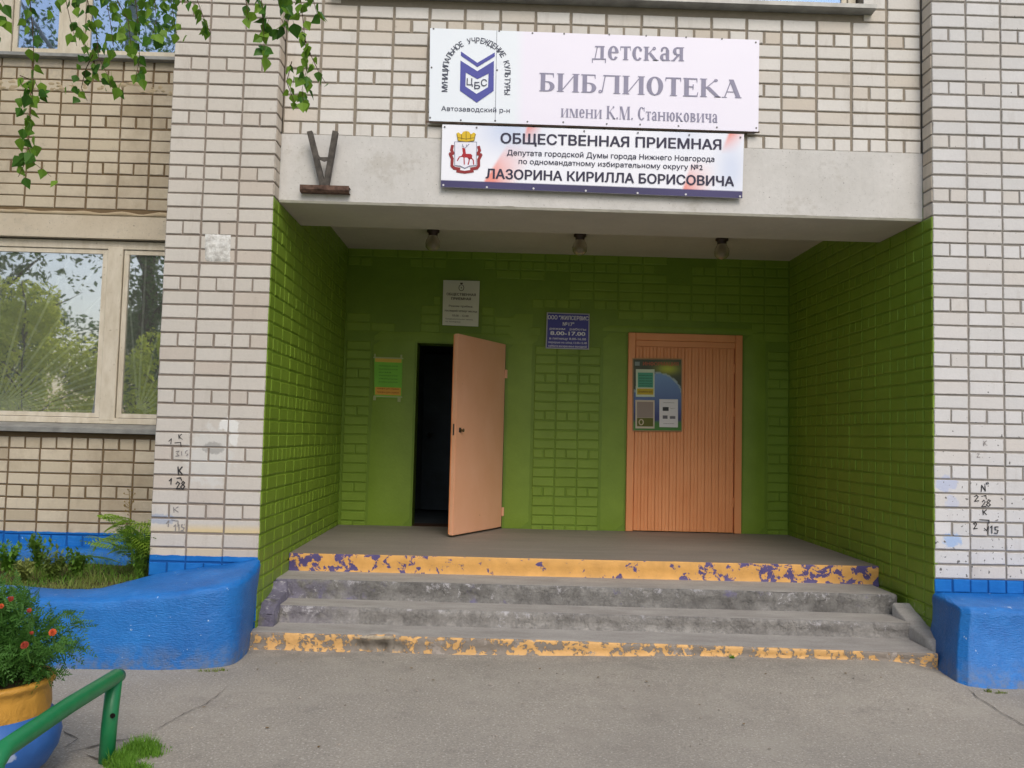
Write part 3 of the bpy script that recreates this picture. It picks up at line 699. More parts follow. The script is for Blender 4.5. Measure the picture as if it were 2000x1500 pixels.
# dark vestibule behind it
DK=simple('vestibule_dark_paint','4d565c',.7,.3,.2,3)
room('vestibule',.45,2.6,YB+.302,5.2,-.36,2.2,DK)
f=MB().box(.787,1.734,YB+.02,YB+.3,-.362,-.345).build('door_threshold',simple('threshold_wood','4a3327',.7,.3,.2,20)); tag(f,'dark wooden threshold at the bottom of the open doorway','threshold')
d=empty('door',(1.3,4.9,-.34),'dark inner door deep inside the left doorway, seen past the open door','door')
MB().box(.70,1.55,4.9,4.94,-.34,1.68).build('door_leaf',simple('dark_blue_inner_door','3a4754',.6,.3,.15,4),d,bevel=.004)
MB().tube([(.80,4.9,.62),(.80,4.85,.62),(.80,4.83,.62)],[.012,.012,.03],10).build('door_knob',simple('worn_steel','8c8c88',.35,.5,.1,20,metal=.7),d,smooth=True)
# second door with vertical boards
d=empty('door',(3.68,3.0,-.34),'closed orange door of narrow vertical boards with a notice poster on it','door')
MB().box(D2[0]-.002,D2[0]+.075,YB-.022,YB+.06,-.345,1.785).build('door_frame',OR2,d,bevel=.005)
MB().box(D2[1]-.075,D2[1]+.002,YB-.022,YB+.06,-.345,1.785).build('door_frame',OR2,d,bevel=.005)
MB().box(D2[0]+.075,D2[1]-.075,YB-.020,YB+.06,1.705,1.785).build('door_frame',OR2,d,bevel=.005)
MB().box(D2[0]+.078,D2[1]-.078,YB-.012,YB+.03,1.64,1.703).build('top_board',OR2,d,bevel=.003)
bx0,bx1=D2[0]+.080,D2[1]-.092; nb=14; bwid=(bx1-bx0)/nb
bd=MB()
for k in range(nb):
    a=bx0+k*bwid; y_=YB-.006+R.uniform(-.0015,.0015)
    mb=MB(); c_=.006
    pr=[(a+.0012,y_+.011),(a+.0012,y_+.004),(a+c_,y_),(a+bwid*.5-.004,y_),(a+bwid*.5,y_+.0035),(a+bwid*.5+.004,y_),(a+bwid-c_,y_),(a+bwid-.0012,y_+.004),(a+bwid-.0012,y_+.011)]
    mb.sheet([[(x,y,z) for x,y in pr] for z in (-.335,1.633)]); mb.poly([(x,y,1.633) for x,y in pr]); mb.build('board',OR2,d)
MB().box(bx0,bx1+.01,YB+.006,YB+.03,-.34,1.64).build('door_core',OR2,d)
for zz in (1.42,.95,-.02): MB().tube([(bx1+.006,YB-.004,zz-.05),(bx1+.006,YB-.004,zz+.05)],.010,8).build('hinge',OR2,d)
# ---------------------------------------------------------------- lettering
def flat(name,c,rough=.6,spec=.3,var=0.):
    m=M(name,rough,spec); c=lin(c)
    if var: m.set('Base Color',m.mix(m.step(m.noise(10,5),.35,.7),tuple(v*(1-var) for v in c),c))
    else: m.set('Base Color',c)
    return m.m
GLY={}
def textmesh(body,bold=0.):
    """outline text filled by horizontal slabs (non-zero winding), so overlapping contours never give doubled faces"""
    if body in GLY: return GLY[body]
    cu=bpy.data.curves.new('t','FONT'); cu.body=body; cu.resolution_u=3; cu.fill_mode='NONE'
    o=bpy.data.objects.new('t',cu); COL.objects.link(o); dg=bpy.context.evaluated_depsgraph_get(); dg.update()
    me=bpy.data.meshes.new_from_object(o.evaluated_get(dg)); bpy.data.objects.remove(o); bpy.data.curves.remove(cu)
    co=np.empty(len(me.vertices)*3); me.vertices.foreach_get('co',co); co=co.reshape(-1,3)[:,:2]
    ed=[tuple(e.vertices) for e in me.edges]; bpy.data.meshes.remove(me)
    E=[]
    for a,b in ed:
        if abs(a-b)>1: a,b=max(a,b),min(a,b)      # closing edge of a contour
        elif a>b: a,b=b,a
        E.append((co[a],co[b]))
    ys=sorted({round(float(y),4) for y in co[:,1]}); Y=[ys[0]]
    for y in ys[1:]:
        if y-Y[-1]<.003: continue
        n=max(1,int((y-Y[-1])/.12)); y0=Y[-1]; Y+=[y0+(y-y0)*k/n for k in range(1,n+1)]
    V_=[];F_=[]
    for y0,y1 in zip(Y,Y[1:]):
        m=(y0+y1)/2; hit=[]
        for p,q in E:
            if (p[1]<=m)!=(q[1]<=m):
                f=lambda y:p[0]+(q[0]-p[0])*min(1,max(0,(y-p[1])/(q[1]-p[1])))
                hit.append((f(m),f(y0),f(y1),1 if q[1]>p[1] else -1))
        hit.sort(); wnd=0; st=None
        for h in hit:
            if wnd==0: st=h
            wnd+=h[3]
            if wnd==0:
                k=len(V_); V_+=[(st[1],y0),(h[1],y0),(h[2],y1),(st[2],y1)]; F_.append([k,k+1,k+2,k+3])
    GLY[body]=(np.array(V_),F_); return GLY[body]
def bolden(V0,F0,bold,y,dx):
    """fatten flat lettering by stacking copies shifted sideways"""
    V_=[];F_=[]
    sh=[(0,0)] if bold<=0 else [(-bold,0),(bold,0),(0,bold*.6),(0,-bold*.6)] if bold<.015 else [(-bold,0),(0,0),(bold,0),(0,bold*.55),(0,-bold*.55),(-bold*.7,bold*.4),(bold*.7,-bold*.4)]
    for k,(a,b) in enumerate(sh):
        o=len(V_); V_+=[(x+a*dx,y-.00009*k,z+b*dx) for x,z in V0]; F_+=[[o+i for i in f] for f in F0]
    return V_,F_
def put_text(body,x0,x1,zl,zr,cap,y,mat,parent,bold=0.,name='lettering',capu=.729,letters=False):
    """text on an X-Z plane: spans x0..x1, baseline zl at the left and zr at the right, capital height cap"""
    co,polys=textmesh(body)
    a,b=co[:,0].min(),co[:,0].max(); X=x0+(co[:,0]-a)/(b-a)*(x1-x0); Z=co[:,1]*cap/capu+zl+(X-x0)/(x1-x0)*(zr-zl)
    iv=sorted((min(X[i] for i in p),max(X[i] for i in p),n) for n,p in enumerate(polys)); gap=0 if letters else cap*.36
    groups=[];hi=-1e9
    for lo,h,n in iv:
        if lo>hi+gap+1e-5: groups.append([])
        groups[-1].append(n); hi=max(hi,h)
    for gr in groups:
        ids=sorted({i for n in gr for i in polys[n]}); mp={i:k for k,i in enumerate(ids)}
        V_,F_=bolden([(X[i],Z[i]) for i in ids],[[mp[i] for i in polys[n]] for n in gr],bold,y,cap/capu)
        mb=MB(); mb.v=V_; mb.f=F_; mb.mi=[0]*len(F_); mb.build('letter' if letters else name,mat,parent)
# Serif glyphs drawn as polygons, unit height 1 for capitals
T=.195; t_=.06; SF=.055
def gl_rect(a,b,c,d): return [(a,b),(c,b),(c,d),(a,d)]
def gl_stem(x,h,s0=True,s1=True,w=T):
    o=[gl_rect(x,0,x+w,h)]
    if s0: o.append(gl_rect(x-SF,0,x+w+SF,.038))
    if s1: o.append(gl_rect(x-SF,h-.038,x+w+SF,h))
    return o
def gl_arc(cx,cy,rx,ry,a0,a1,tx,ty=t_,n=14):
    o=[]
    for k in range(n):
        A=rad(a0+(a1-a0)*k/n); B=rad(a0+(a1-a0)*(k+1)/n)
        p=lambda r,s_,a:(cx+r*math.cos(a),cy+s_*math.sin(a))
        o.append([p(rx,ry,A),p(rx,ry,B),p(rx-tx,ry-ty,B),p(rx-tx,ry-ty,A)])
    return o
def gl_bar(x0,z0,x1,z1,w):   # slanted stroke, horizontal width w
    return [[(x0,z0),(x0+w,z0),(x1+w,z1),(x1,z1)]]
def serif(ch):
    up=ch.isupper(); h=1. if up else .68; c=ch.lower(); w=T if up else T*.86; k=.72 if up else .56
    if c=='б': return gl_stem(.06,h,True,False)+[gl_rect(0,h-t_,.62,h),[(.62,h),(.56,h),(.60,h-.24),(.62,h-.24)]]+gl_arc(.36,.275,.30,.275,-90,90,w)+[gl_rect(.1,0,.36,t_),gl_rect(.1,.505,.36,.55)],.72
    if c=='и': return gl_stem(.06,h,w=w)+gl_stem(k,h,w=w)+gl_bar(.06+w-.02,.14*h,k-.03,.86*h,.05),k+w+.1
    if c=='н': return gl_stem(.06,h,w=w)+gl_stem(k,h,w=w)+[gl_rect(.1,h*.48,k+.1,h*.48+t_)],k+w+.1
    if c=='м': return gl_stem(.06,h,w=.05)+gl_stem(k+.10,h,w=w)+gl_bar(.40,0,.07,h,w)[:1]+gl_bar(.44,0,k+.10,h,.05),k+w+.22
    if c=='л': return gl_stem(k-.02,h,w=w)+[gl_rect(.2,h-t_,k,h)]+gl_bar(.13,.05,.26,h-.03,.05)+gl_arc(.08,.09,.085,.09,0,360,.05,.05,10),k+w+.08
    if c=='о': return gl_arc(.36 if up else .27,h/2,.36 if up else .27,h/2+.012,0,360,w*1.05,t_,26),(.78 if up else .60)
    if c=='с': return gl_arc(.36 if up else .27,h/2,.36 if up else .27,h/2+.012,48,318,w*1.05,t_,22)+([gl_rect(.60,h*.68,.645,h)] if up else gl_arc(.42,h*.76,.07,.07,0,360,.065,.065,8)),(.74 if up else .53)
    if c=='т': return gl_stem((.26 if up else .19),h,True,False,w)+[gl_rect(0,h-t_,.68 if up else .52,h),[(0,h),(.045,h),(.02,h-.22),(0,h-.22)],[(.68 if up else .52,h),((.68 if up else .52)-.045,h),((.66 if up else .50),h-.22),(.68 if up else .52,h-.22)]],(.73 if up else .57)
    if c=='е' and up: return gl_stem(.06,h)+[gl_rect(.1,h-t_,.62,h),gl_rect(.1,0,.62,t_),gl_rect(.1,.5,.46,.5+t_),[(.62,h),(.57,h),(.60,h-.22),(.62,h-.22)],[(.66,.26),(.64,.26),(.57,0),(.63,0)],gl_rect(.42,.38,.46,.66)],.70
    if c=='е': return gl_arc(.27,h/2,.27,h/2+.012,2,325,w*1.05,t_,22)+[gl_rect(.08,h*.50,.52,h*.50+t_)],.58
    if c=='к': return gl_stem(.06,h,w=w)+gl_bar(k-.02,0,.22,h*.56,w)+gl_bar(.20,h*.45,k-.13,h-.12,.05)+gl_arc(k-.03,h-.08,.085,.08,0,360,.05,.05,10)+[gl_rect(k-.1,0,k+.2,.038)],k+.22
    if c=='а' and up: return gl_bar(.60,0,.28,h,T*1.05)+gl_bar(.07,0,.36,h-.02,.05)+[gl_rect(.18,.30,.62,.345),gl_rect(-.02,0,.20,.038),gl_rect(.54,0,.84,.038)],.84
    if c=='а': return gl_stem(.30,h*.78,False,False,w)+gl_arc(.24,h*.78,.195,h*.23,0,165,w*.7,t_,10)+gl_arc(.22,h*.26,.21,h*.27,60,300,w*.95,t_,14)+[gl_rect(.42,0,.53,.04),gl_rect(.2,h*.48,.34,h*.53)]+gl_arc(.10,h*.76,.06,.06,0,360,.055,.055,8),.56
    if c=='я': return gl_stem(.40,h,w=w)+gl_arc(.30,h*.71,.24,h*.29,90,270,w,t_,12)+[gl_rect(.28,h-t_,.45,h),gl_rect(.28,h*.42,.45,h*.42+t_),gl_rect(-.02,0,.14,.038)]+gl_bar(.02,0,.28,h*.44,w*.75),.66
    if c=='д': return gl_stem(.42,h,False,False,w)+[gl_rect(.14,h-t_,.62,h),gl_rect(0,0,.70,t_),gl_rect(0,-.16,.045,.02),gl_rect(.655,-.16,.70,.02)]+gl_bar(.12,.03,.24,h-.02,.05),.76
    if c=='ю': return gl_stem(.06,h,w=w)+[gl_rect(.1,h*.48,.42,h*.48+t_)]+gl_arc(.60,h/2,.26,h/2+.012,0,360,w,t_,22),.90
    if c=='в': return gl_stem(.06,h,w=w)+gl_arc(.28,h*.75,.22,h*.25,-90,90,w*.9,t_,10)+gl_arc(.30,h*.27,.26,h*.27,-90,90,w*.95,t_,12)+[gl_rect(.1,h-t_,.30,h),gl_rect(.1,0,.32,t_),gl_rect(.1,h*.49,.30,h*.49+t_)],.62
    if c=='ч': return gl_stem(.42,h,w=w)+gl_stem(.05,h*.98,False,True,w)[1:]+[gl_rect(.05,h*.58,.05+w,h)]+gl_arc(.26,h*.60,.21,h*.22,180,290,w*.8,t_,8)+[gl_rect(.24,h*.38,.46,h*.38+t_)],.68
    if c=='.': return gl_arc(.1,.07,.08,.08,0,360,.079,.079,10),.28
    return [],.34
def put_serif(txt,x0,x1,zl,zr,cap,y,mat,parent):
    P=[];pen=0
    for ch in txt:
        g_,adv=serif(ch); P.append([[(a+pen,b) for a,b in p] for p in g_]); pen+=adv+.035
    pen-=.04
    for gly in P:
        if not gly: continue
        mb=MB()
        for n,p in enumerate(gly): mb.poly([(x0+a/pen*(x1-x0),y-.0001*(n%12),zl+(a/pen)*(zr-zl)+b*cap) for a,b in p])
        mb.build('letter',mat,parent)
# ---------------------------------------------------------------- sign board one
YS=.100
SB=M('sign_face_lavender',.35,.45); _n=SB.noise(1.6,3,.5); _x=SB.xyz()[0]
_c=SB.mix(SB.step(_x,1.72,1.80),lin('dfe8f0'),lin('e6e2f2')); SB.set('Base Color',SB.mix(SB.math('MULTIPLY',_n,.35),_c,lin('f2f2fa'))); SB.bump(SB.noise(3,3),.1,.01); SB=SB.m
s1=empty('sign_board',(2.32,YS,3.3),'large white and lavender library sign board with grey serif lettering','sign')
mb=MB(); q=[Vector((a,0,b)) for a,b in ((1.081,3.666),(3.557,3.66),(3.554,2.955),(1.095,2.958))]
g=[]
for j in range(9):
    row=[]
    for i in range(41):
        u=i/40; v=j/8; p=q[0].lerp(q[1],u).lerp(q[3].lerp(q[2],u),v); row.append((p.x,YS+.0016*nz(p.x,p.z,2,2.5),p.z))
    g.append(row)
mb.sheet(g); fr=[r for r in (g[0],g[-1])]
for r in fr: mb.sheet([r,[(x,y+.006,z) for x,y,z in r]])
for c_ in (0,-1): mb.sheet([[r[c_] for r in g],[(r[c_][0],r[c_][1]+.006,r[c_][2]) for r in g]])
mb.build('panel',SB,s1)
RAIL=simple('rusty_batten','5a4a40',.8,.2,.3,20)
for z_ in (2.975,3.30,3.64): MB().box(1.10,3.54,.115,.143,z_-.012,z_+.012).build('batten',RAIL,s1)
MB().box(1.07,3.565,.106,.112,2.948,2.962).build('edge_strip',RAIL,s1)
SER=flat('faded_grey_violet_print','9391a9',.5,.3,.12); SERD=flat('slate_print','5c6480',.5,.3); LOGO=flat('violet_blue_print','4f53a4',.5,.3,.1)
YT=YS-.0030
def ln(pa,pb): return pa,pb
(a0,a1),(b0,b1)=(2.297,3.465),(2.994,3.477)
put_serif('детская',a0,b0,a1,b1,.155,YT,SER,s1)
(a0,a1),(b0,b1)=(1.907,3.211),(3.425,3.206)
put_serif('БИБЛИОТЕКА',a0,b0,a1,b1,.140,YT,SER,s1)
(a0,a1),(b0,b1)=(2.072,3.017),(3.249,3.012)
put_serif('имени К.М. Станюковича',a0,b0,a1,b1,.098,YT,SER,s1)
lg=s1
def pz(L,off,mat,name,parent,y): 
    return MB().poly([(a,y,b) for a,b in L]).build(name,mat,parent)
L1=[(1.316,3.494),(1.441,3.411),(1.569,3.495),(1.57,3.465),(1.442,3.379),(1.317,3.462)]
pz([L1[0],L1[1],L1[4],L1[5]],0,LOGO,'emblem',s1,YT); pz([L1[1],L1[2],L1[3],L1[4]],0,LOGO,'emblem',s1,YT)
O=[(1.315,3.424),(1.443,3.347),(1.564,3.43),(1.568,3.2),(1.444,3.107),(1.317,3.194)]
I=[(1.357,3.334),(1.445,3.287),(1.527,3.332),(1.526,3.228),(1.441,3.173),(1.357,3.228)]
mb=MB()
for k in range(6):
    k2=(k+1)%6; mb.poly([(a,YT,b) for a,b in (O[k],O[k2],I[k2],I[k])])
mb.build('emblem',LOGO,s1)
TD=flat('dark_print','46495c',.5,.3)
for ch,(xa,ya,xb,yb) in {'Ц':(911.6,167.5,922.5,153.9),'Б':(926.2,174.2,937.8,160.2),'С':(938.9,168.6,950.8,155.8)}.items():
    pass
E1=(1.366,3.238);E2=(1.411,3.239); put_text('Ц',E1[0],E2[0],E1[1],E2[1],.052,YT-.001,TD,s1,.01)
E1=(1.423,3.211);E2=(1.466,3.213); put_text('Б',E1[0],E2[0],E1[1],E2[1],.052,YT-.001,TD,s1,.01)
E1=(1.472,3.234);E2=(1.516,3.235); put_text('С',E1[0],E2[0],E1[1],E2[1],.052,YT-.001,TD,s1,.01)
E1=(1.183,3.037);E2=(1.692,3.038); put_text('Автозаводский р-н',E1[0],E2[0],E1[1],E2[1],.036,YT,TD,s1,.008)
# arched line of text
ARC='МУНИЦИПАЛЬНОЕ УЧРЕЖДЕНИЕ КУЛЬТУРЫ'
c0=(1.436,3.35); cL=(1.203,3.342); bL=(1.208,3.184); bR=(1.675,3.176)
RR=c0[0]-cL[0]; l1=c0[1]-bL[1]; l2=c0[1]-bR[1]; tot=l1+math.pi*RR+l2
def at(s_):
    if s_<l1: return (c0[0]-RR,bL[1]+s_,90)
    if s_<l1+math.pi*RR:
        a=math.pi-(s_-l1)/RR; return (c0[0]+RR*math.cos(a),c0[1]+RR*math.sin(a),math.degrees(a)-90)
    return (c0[0]+RR,c0[1]-(s_-l1-math.pi*RR),-90)
step_=tot/(len(ARC)); 
vs_=[];fs_=[]
for k,ch in enumerate(ARC):
    if ch==' ': continue
    co_,po_=textmesh(ch); x,z,a=at((k+.5)*step_); sc=.043/.729; ca,sa=math.cos(rad(a)),math.sin(rad(a))
    xs_=list(co_[:,0]); mx=(min(xs_)+max(xs_))/2
    V_,F_=bolden([((vx-mx)*sc*.86,(vy-.36)*sc) for vx,vy in co_],po_,.011,YT,sc)
    mb=MB(); mb.v=[(x+px*ca-pz_*sa,yy,z+px*sa+pz_*ca) for px,yy,pz_ in V_]; mb.f=F_; mb.mi=[0]*len(F_); mb.build('letter',TD,s1)
SCREW=simple('screw_head','5d5d60',.4,.5,.1,40,metal=.6); SCW=simple('bright_screw_head','c7c7cc',.4,.5,.05,40)
def screw(x,z,y,parent,m=SCREW,r=.007): MB().tube([(x,y,z),(x,y-.003,z)],r,8).build('screw',m,parent)
for x,z in [(1.107,3.661),(1.598,3.662),(1.847,3.653),(2.085,3.657),(2.424,3.663),(2.702,3.662),(3.003,3.661),(3.274,3.658),(3.53,3.639),(3.538,2.982),(3.242,2.977),(2.954,2.979),(2.666,2.98),(2.417,2.977),(2.092,2.979),(1.825,2.974),(1.585,2.974),(1.33,2.97),(1.102,2.982),(1.59,3.361),(1.101,3.364)]: screw(x,z,YS,s1)
_a=(1.58,3.663);_b=(1.585,2.97)
MB().poly([(_a[0]-.001,YT,_a[1]),(_a[0]+.0015,YT,_a[1]),(_b[0]+.0015,YT,_b[1]),(_b[0]-.001,YT,_b[1])]).build('panel_seam',TD,s1)
# ---------------------------------------------------------------- sign board two
s2=empty('sign_board',(2.32,YS,2.7),'white reception office banner with city emblem and dark blue bottom stripe','sign')
def vcol_mat(name):
    m=M(name,.4,.4); a=m.n.new('ShaderNodeVertexColor'); a.layer_name='print'; m.t.links.new(a.outputs[0],m.b.inputs['Base Color']); return m.m
VC=vcol_mat('printed_gradient')
q=[Vector((a,0,b)) for a,b in ((1.194,2.934),(3.446,2.932),(3.438,2.446),(1.197,2.463))]
def s2col(u,v):
    """print of the banner: u along, v down"""
    base=Vector(lin('eceef7'))
    lb=Vector(lin('bccbe8'))
    k=math.exp(-((u-.22)/.10)**2-((v-.05)/.35)**2)*.8+math.exp(-((u-.96)/.05)**2-((v-.55)/.45)**2)*.6+math.exp(-((u-.80)/.08)**2-((v-.02)/.3)**2)*.35
    c=base.lerp(lb,min(1,k)); pk=Vector(lin('e8735c'))
    def para(u0,u1,v0,v1,sl,fade):
        uu=u+(v-v1)*sl
        if u0-.006<uu<u1 and v0<v<v1:
            t=(v-v0)/(v1-v0); s_=max(0,(uu-u0)/(u1-u0)); ed_=min(1,max(0,(uu-u0+.006)/.010))
            return (t if fade else 1-t)*max(0,1-s_*1.05)*ed_
        return 0
    p=max(para(.265,.32,-.1,.30,.05,False)*1.2,para(.925,.985,-.05,.32,.08,False)*1.1,para(.143,.26,.25,.90,.12,True)*1.15,para(.80,.90,.42,.93,.06,True)*1.0)
    c=c.lerp(pk,min(.85,p))
    if v>.885: c=Vector(lin('2b2752')).lerp(Vector(lin('3a3467')),.5+.5*math.sin(u*9))
    return c
mb=MB(); NU,NV=420,60; g=[]; cols=[]
for j in range(NV+1):
    row=[]
    for i in range(NU+1):
        u=i/NU; v=j/NV; p=q[0].lerp(q[1],u).lerp(q[3].lerp(q[2],u),v); row.append((p.x,YS+.0016*nz(p.x,p.z,7,2.5),p.z)); cols.append((*s2col(u,v),1))
    g.append(row)
mb.sheet(g); pn=mb.build('panel',VC,s2)
ca_=pn.data.color_attributes.new('print','FLOAT_COLOR','POINT'); ca_.data.foreach_set('color',np.array(cols,dtype=np.float32).ravel())
mb=MB()
for r in (g[0],g[-1]): mb.sheet([r,[(x,y+.008,z) for x,y,z in r]])
for c_ in (0,-1): mb.sheet([[r[c_] for r in g],[(r[c_][0],r[c_][1]+.008,r[c_][2]) for r in g]])
mb.build('panel_edge',flat('banner_edge','c9cad6'),s2)
NAVY=flat('navy_print','2d2b44',.5,.3)
YT2=YS-.0032
for txt,pa,pb,cap,bo in (('ОБЩЕСТВЕННАЯ ПРИЕМНАЯ',(1.631,2.806),(3.274,2.808),.077,.030),('Депутата городской Думы города Нижнего Новгорода',(1.68,2.717),(3.225,2.715),.040,.014),
    ('по одномандатному избирательному округу №2',(1.768,2.654),(3.138,2.65),.038,.014),('ЛАЗОРИНА КИРИЛЛА БОРИСОВИЧА',(1.528,2.537),(3.372,2.535),.072,.030)):
    put_text(txt,pa[0],pb[0],pa[1],pb[1],cap,YT2,NAVY,s2,bo,letters=bo>.018)
MB().box(1.2,3.43,.108,.143,2.90,2.925).box(1.2,3.43,.108,.143,2.48,2.505).build('batten',RAIL,s2)
for x,z in [(1.212,2.915),(1.449,2.917),(2.25,2.917),(2.651,2.917),(3.035,2.913),(3.419,2.906)]: screw(x,z,YS-.003,s2)
for x,z in [(1.215,2.475),(1.537,2.469),(1.882,2.47),(2.27,2.465),(2.655,2.459),(3.014,2.46),(3.419,2.457)]: screw(x,z,YS-.003,s2,SCW,.008)
# city emblem: points given on a 1500 grid over a 140 px square
def em(pts): 
    return [EMB(x,y) for x,y in pts]
_o=(1.179,2.926); _x=(1.711,2.943); _y=(1.195,2.386)
def EMB(x,y): return (_o[0]+(_x[0]-_o[0])*x/1500+(_y[0]-_o[0])*y/1500, _o[1]+(_x[1]-_o[1])*x/1500+(_y[1]-_o[1])*y/1500)
RED=flat('emblem_red','a9232f'); DRED=flat('emblem_dark_red','8f2f33'); GOLD=flat('emblem_gold','d9b72e'); DGOLD=flat('emblem_dark_gold','8a7320'); EMW=flat('emblem_white','e6e6f2'); EMG=flat('emblem_grey_line','767a96')
def emp(pts,mat,k,name='emblem'): return MB().poly([(a,YT2-.0006*k,b) for a,b in em(pts)]).build(name,mat,s2)
def ems(paths,mat,k,name='emblem'):
    mb=MB()
    for wd_,pts in paths:
        P=[Vector((*EMB(x,y),0)) for x,y in pts]; w_=wd_*(_x[0]-_o[0])/1500/2
        for i,(a,b) in enumerate(zip(P,P[1:])):
            d_=(b-a).normalized(); n_=Vector((-d_.y,d_.x,0))*w_; a2=a-d_*w_*.5; b2=b+d_*w_*.5
            mb.poly([(v.x,YT2-.0006*k-.00008*(i%4),v.y) for v in (a2+n_,b2+n_,b2-n_,a2-n_)])
    return mb.build(name,mat,s2)
ems([(62,[(255,430),(235,520),(265,590),(205,600),(250,700),(240,850),(290,900),(400,915)]),(62,[(800,450),(820,530),(780,600),(850,620),(800,720),(800,850),(760,900),(640,915)]),(60,[(350,960),(510,985),(680,960)])],DRED,1)
emp([(295,345),(765,350),(755,850),(620,860),(510,910),(410,860),(295,850)],EMG,2)
emp([(307,357),(753,362),(743,838),(615,848),(510,895),(415,848),(307,838)],EMW,3)
emp([(340,170),(380,150),(440,190),(480,135),(540,120),(600,135),(640,190),(700,150),(740,180),(705,330),(540,352),(370,330)],GOLD,1)
ems([(16,[(345,180),(372,325),(540,348),(703,325),(735,190)]),(14,[(440,190),(450,300)]),(14,[(540,140),(540,310)]),(14,[(640,190),(625,300)]),(14,[(365,260),(540,290),(715,262)])],DGOLD,2)
emp([(455,470),(520,490),(535,600),(640,605),(670,640),(655,710),(600,720),(560,680),(480,680),(440,650),(470,590)],RED,4)
ems([(22,[(455,655),(400,665),(355,745)]),(24,[(495,680),(500,820)]),(24,[(605,700),(600,760),(580,825)]),(22,[(650,690),(690,740),(695,825)])],RED,4)
ems([(14,[(500,480),(470,430),(465,400)]),(14,[(520,480),(560,440),(600,400)]),(12,[(480,450),(450,440)]),(12,[(550,450),(545,410)])],EMG,4)
# ---------------------------------------------------------------- V bracket on the beam
RUST=simple('rusty_steel','5f4a40',.85,.25,.35,25,.5); STEEL=simple('weathered_dark_steel','55504b',.7,.3,.25,25,.4)
b=empty('flag_bracket',(.34,.14,2.42),'rusty V shaped steel bracket on a short angle bar fixed to the beam','bracket')
BP=[(0.165,2.435),(0.526,2.446),(0.528,2.392),(0.167,2.381)]
mb=noisy_box(BP[0][0],BP[1][0],.075,.15,BP[2][1],BP[0][1],24,.006,9); mb.build('base_angle',RUST,b)
def slab(p0,p1,wd_,y0,y1,mat,name):
    a=Vector((p0[0],0,p0[1]));c=Vector((p1[0],0,p1[1])); d_=(c-a).normalized(); n_=Vector((-d_.z,0,d_.x))*wd_/2
    mb=MB(); ya0,ya1=y0; yb0,yb1=y1
    for P,y_0,y_1 in ((a,ya0,ya1),(c,yb0,yb1)):
        for sgn in (1,-1):
            for yy in (y_0,y_1): q_=P+n_*sgn; mb.v.append((q_.x,yy,q_.z))
    mb.f=[[0,1,3,2],[4,6,7,5],[0,4,5,1],[2,3,7,6],[0,2,6,4],[1,5,7,3]]; mb.mi=[0]*6
    return mb.build(name,mat,b,bevel=.003)
A1,A2,A3,A4=[(0.229,2.829),(0.331,2.432),(0.417,2.836),(0.349,2.433)]
slab(A1,A2,.040,(.03,.075),(.09,.14),STEEL,'arm'); slab(A3,A4,.040,(.03,.075),(.088,.138),STEEL,'arm')
C1=[(0.272,2.693),(0.308,2.648),(0.372,2.65),(0.403,2.701),(0.383,2.631),(0.339,2.614),(0.301,2.628)]
MB().poly([(a,.066,z) for a,z in C1]).poly([(a,.072,z) for a,z in C1][::-1]).build('cross_plate',STEEL,b)
# ---------------------------------------------------------------- ceiling lamps
SHADE=M('frosted_dusty_glass',.25,.5); SHADE.set('Base Color',SHADE.mix(SHADE.noise(15,4),lin('8c8068'),lin('a89a80'))); SHADE.set('Transmission Weight',.35); SHADE=SHADE.m
SOCK=simple('brown_bakelite','3b2a22',.5,.4,.2,20)
for k,(x,lab) in enumerate(((.99,'jar shaped glass ceiling lamp nearest the left green wall'),(2.425,'middle jar shaped glass ceiling lamp, between the other two'),(3.82,'jar shaped glass ceiling lamp nearest the right green wall'))):
    L=empty('ceiling_lamp',(x,2.08,2.62),lab,'lamp','glass lamps under the entrance ceiling')
    MB().lathe(x,2.08,[(0.0,2.621),(.062,2.621),(.062,2.60),(.046,2.592),(.044,2.555),(.04,2.55)],20).build('lamp_base',SOCK,L,smooth=True)
    MB().lathe(x,2.08,[(.046,2.562),(.052,2.55),(.068,2.52),(.074,2.49),(.070,2.455),(.050,2.428),(.02,2.415),(0.0,2.413)],22).build('glass_shade',SHADE,L,smooth=True)
# ---------------------------------------------------------------- notices on the back wall
def rotflat(pts,y,mat,name,parent,th=.003):
    mb=MB(); a=[(p[0],y,p[1]) for p in pts]; b_=[(p[0],y+th,p[1]) for p in pts]
    mb.poly(a).poly(b_[::-1])
    for i in range(len(a)): j=(i+1)%len(a); mb.poly([a[j],a[i],b_[i],b_[j]])
    return mb.build(name,mat,parent)
def fit(pts,u,v):   # corner order TL TR BR BL
    a=Vector(pts[0]).lerp(Vector(pts[1]),u); b_=Vector(pts[3]).lerp(Vector(pts[2]),u); return a.lerp(b_,v)
def ftext(body,pts,u0,u1,v,h,y,mat,parent,bold=0.):
    A,B=fit(pts,u0,v),fit(pts,u1,v); H=abs(pts[0][1]-pts[3][1]); put_text(body,A[0],B[0],A[1],B[1],h*H,y,mat,parent,bold)
NY=2.976
n1=empty('notice',(1.24,NY,2.06),'grey metallic reception hours plate above the open door','notice')
Q=[(1.043,2.298),(1.436,2.298),(1.433,1.803),(1.047,1.809)]
PL=M('satin_grey_plate',.3,.5); PL.set('Metallic',.0); PL.set('Base Color',PL.mix(PL.noise(2.5,3),lin('c9c7ba'),lin('dedfd8'))); PL=PL.m
rotflat(Q,NY,PL,'plate',n1)
INK=flat('brown_ink','3c3230'); 
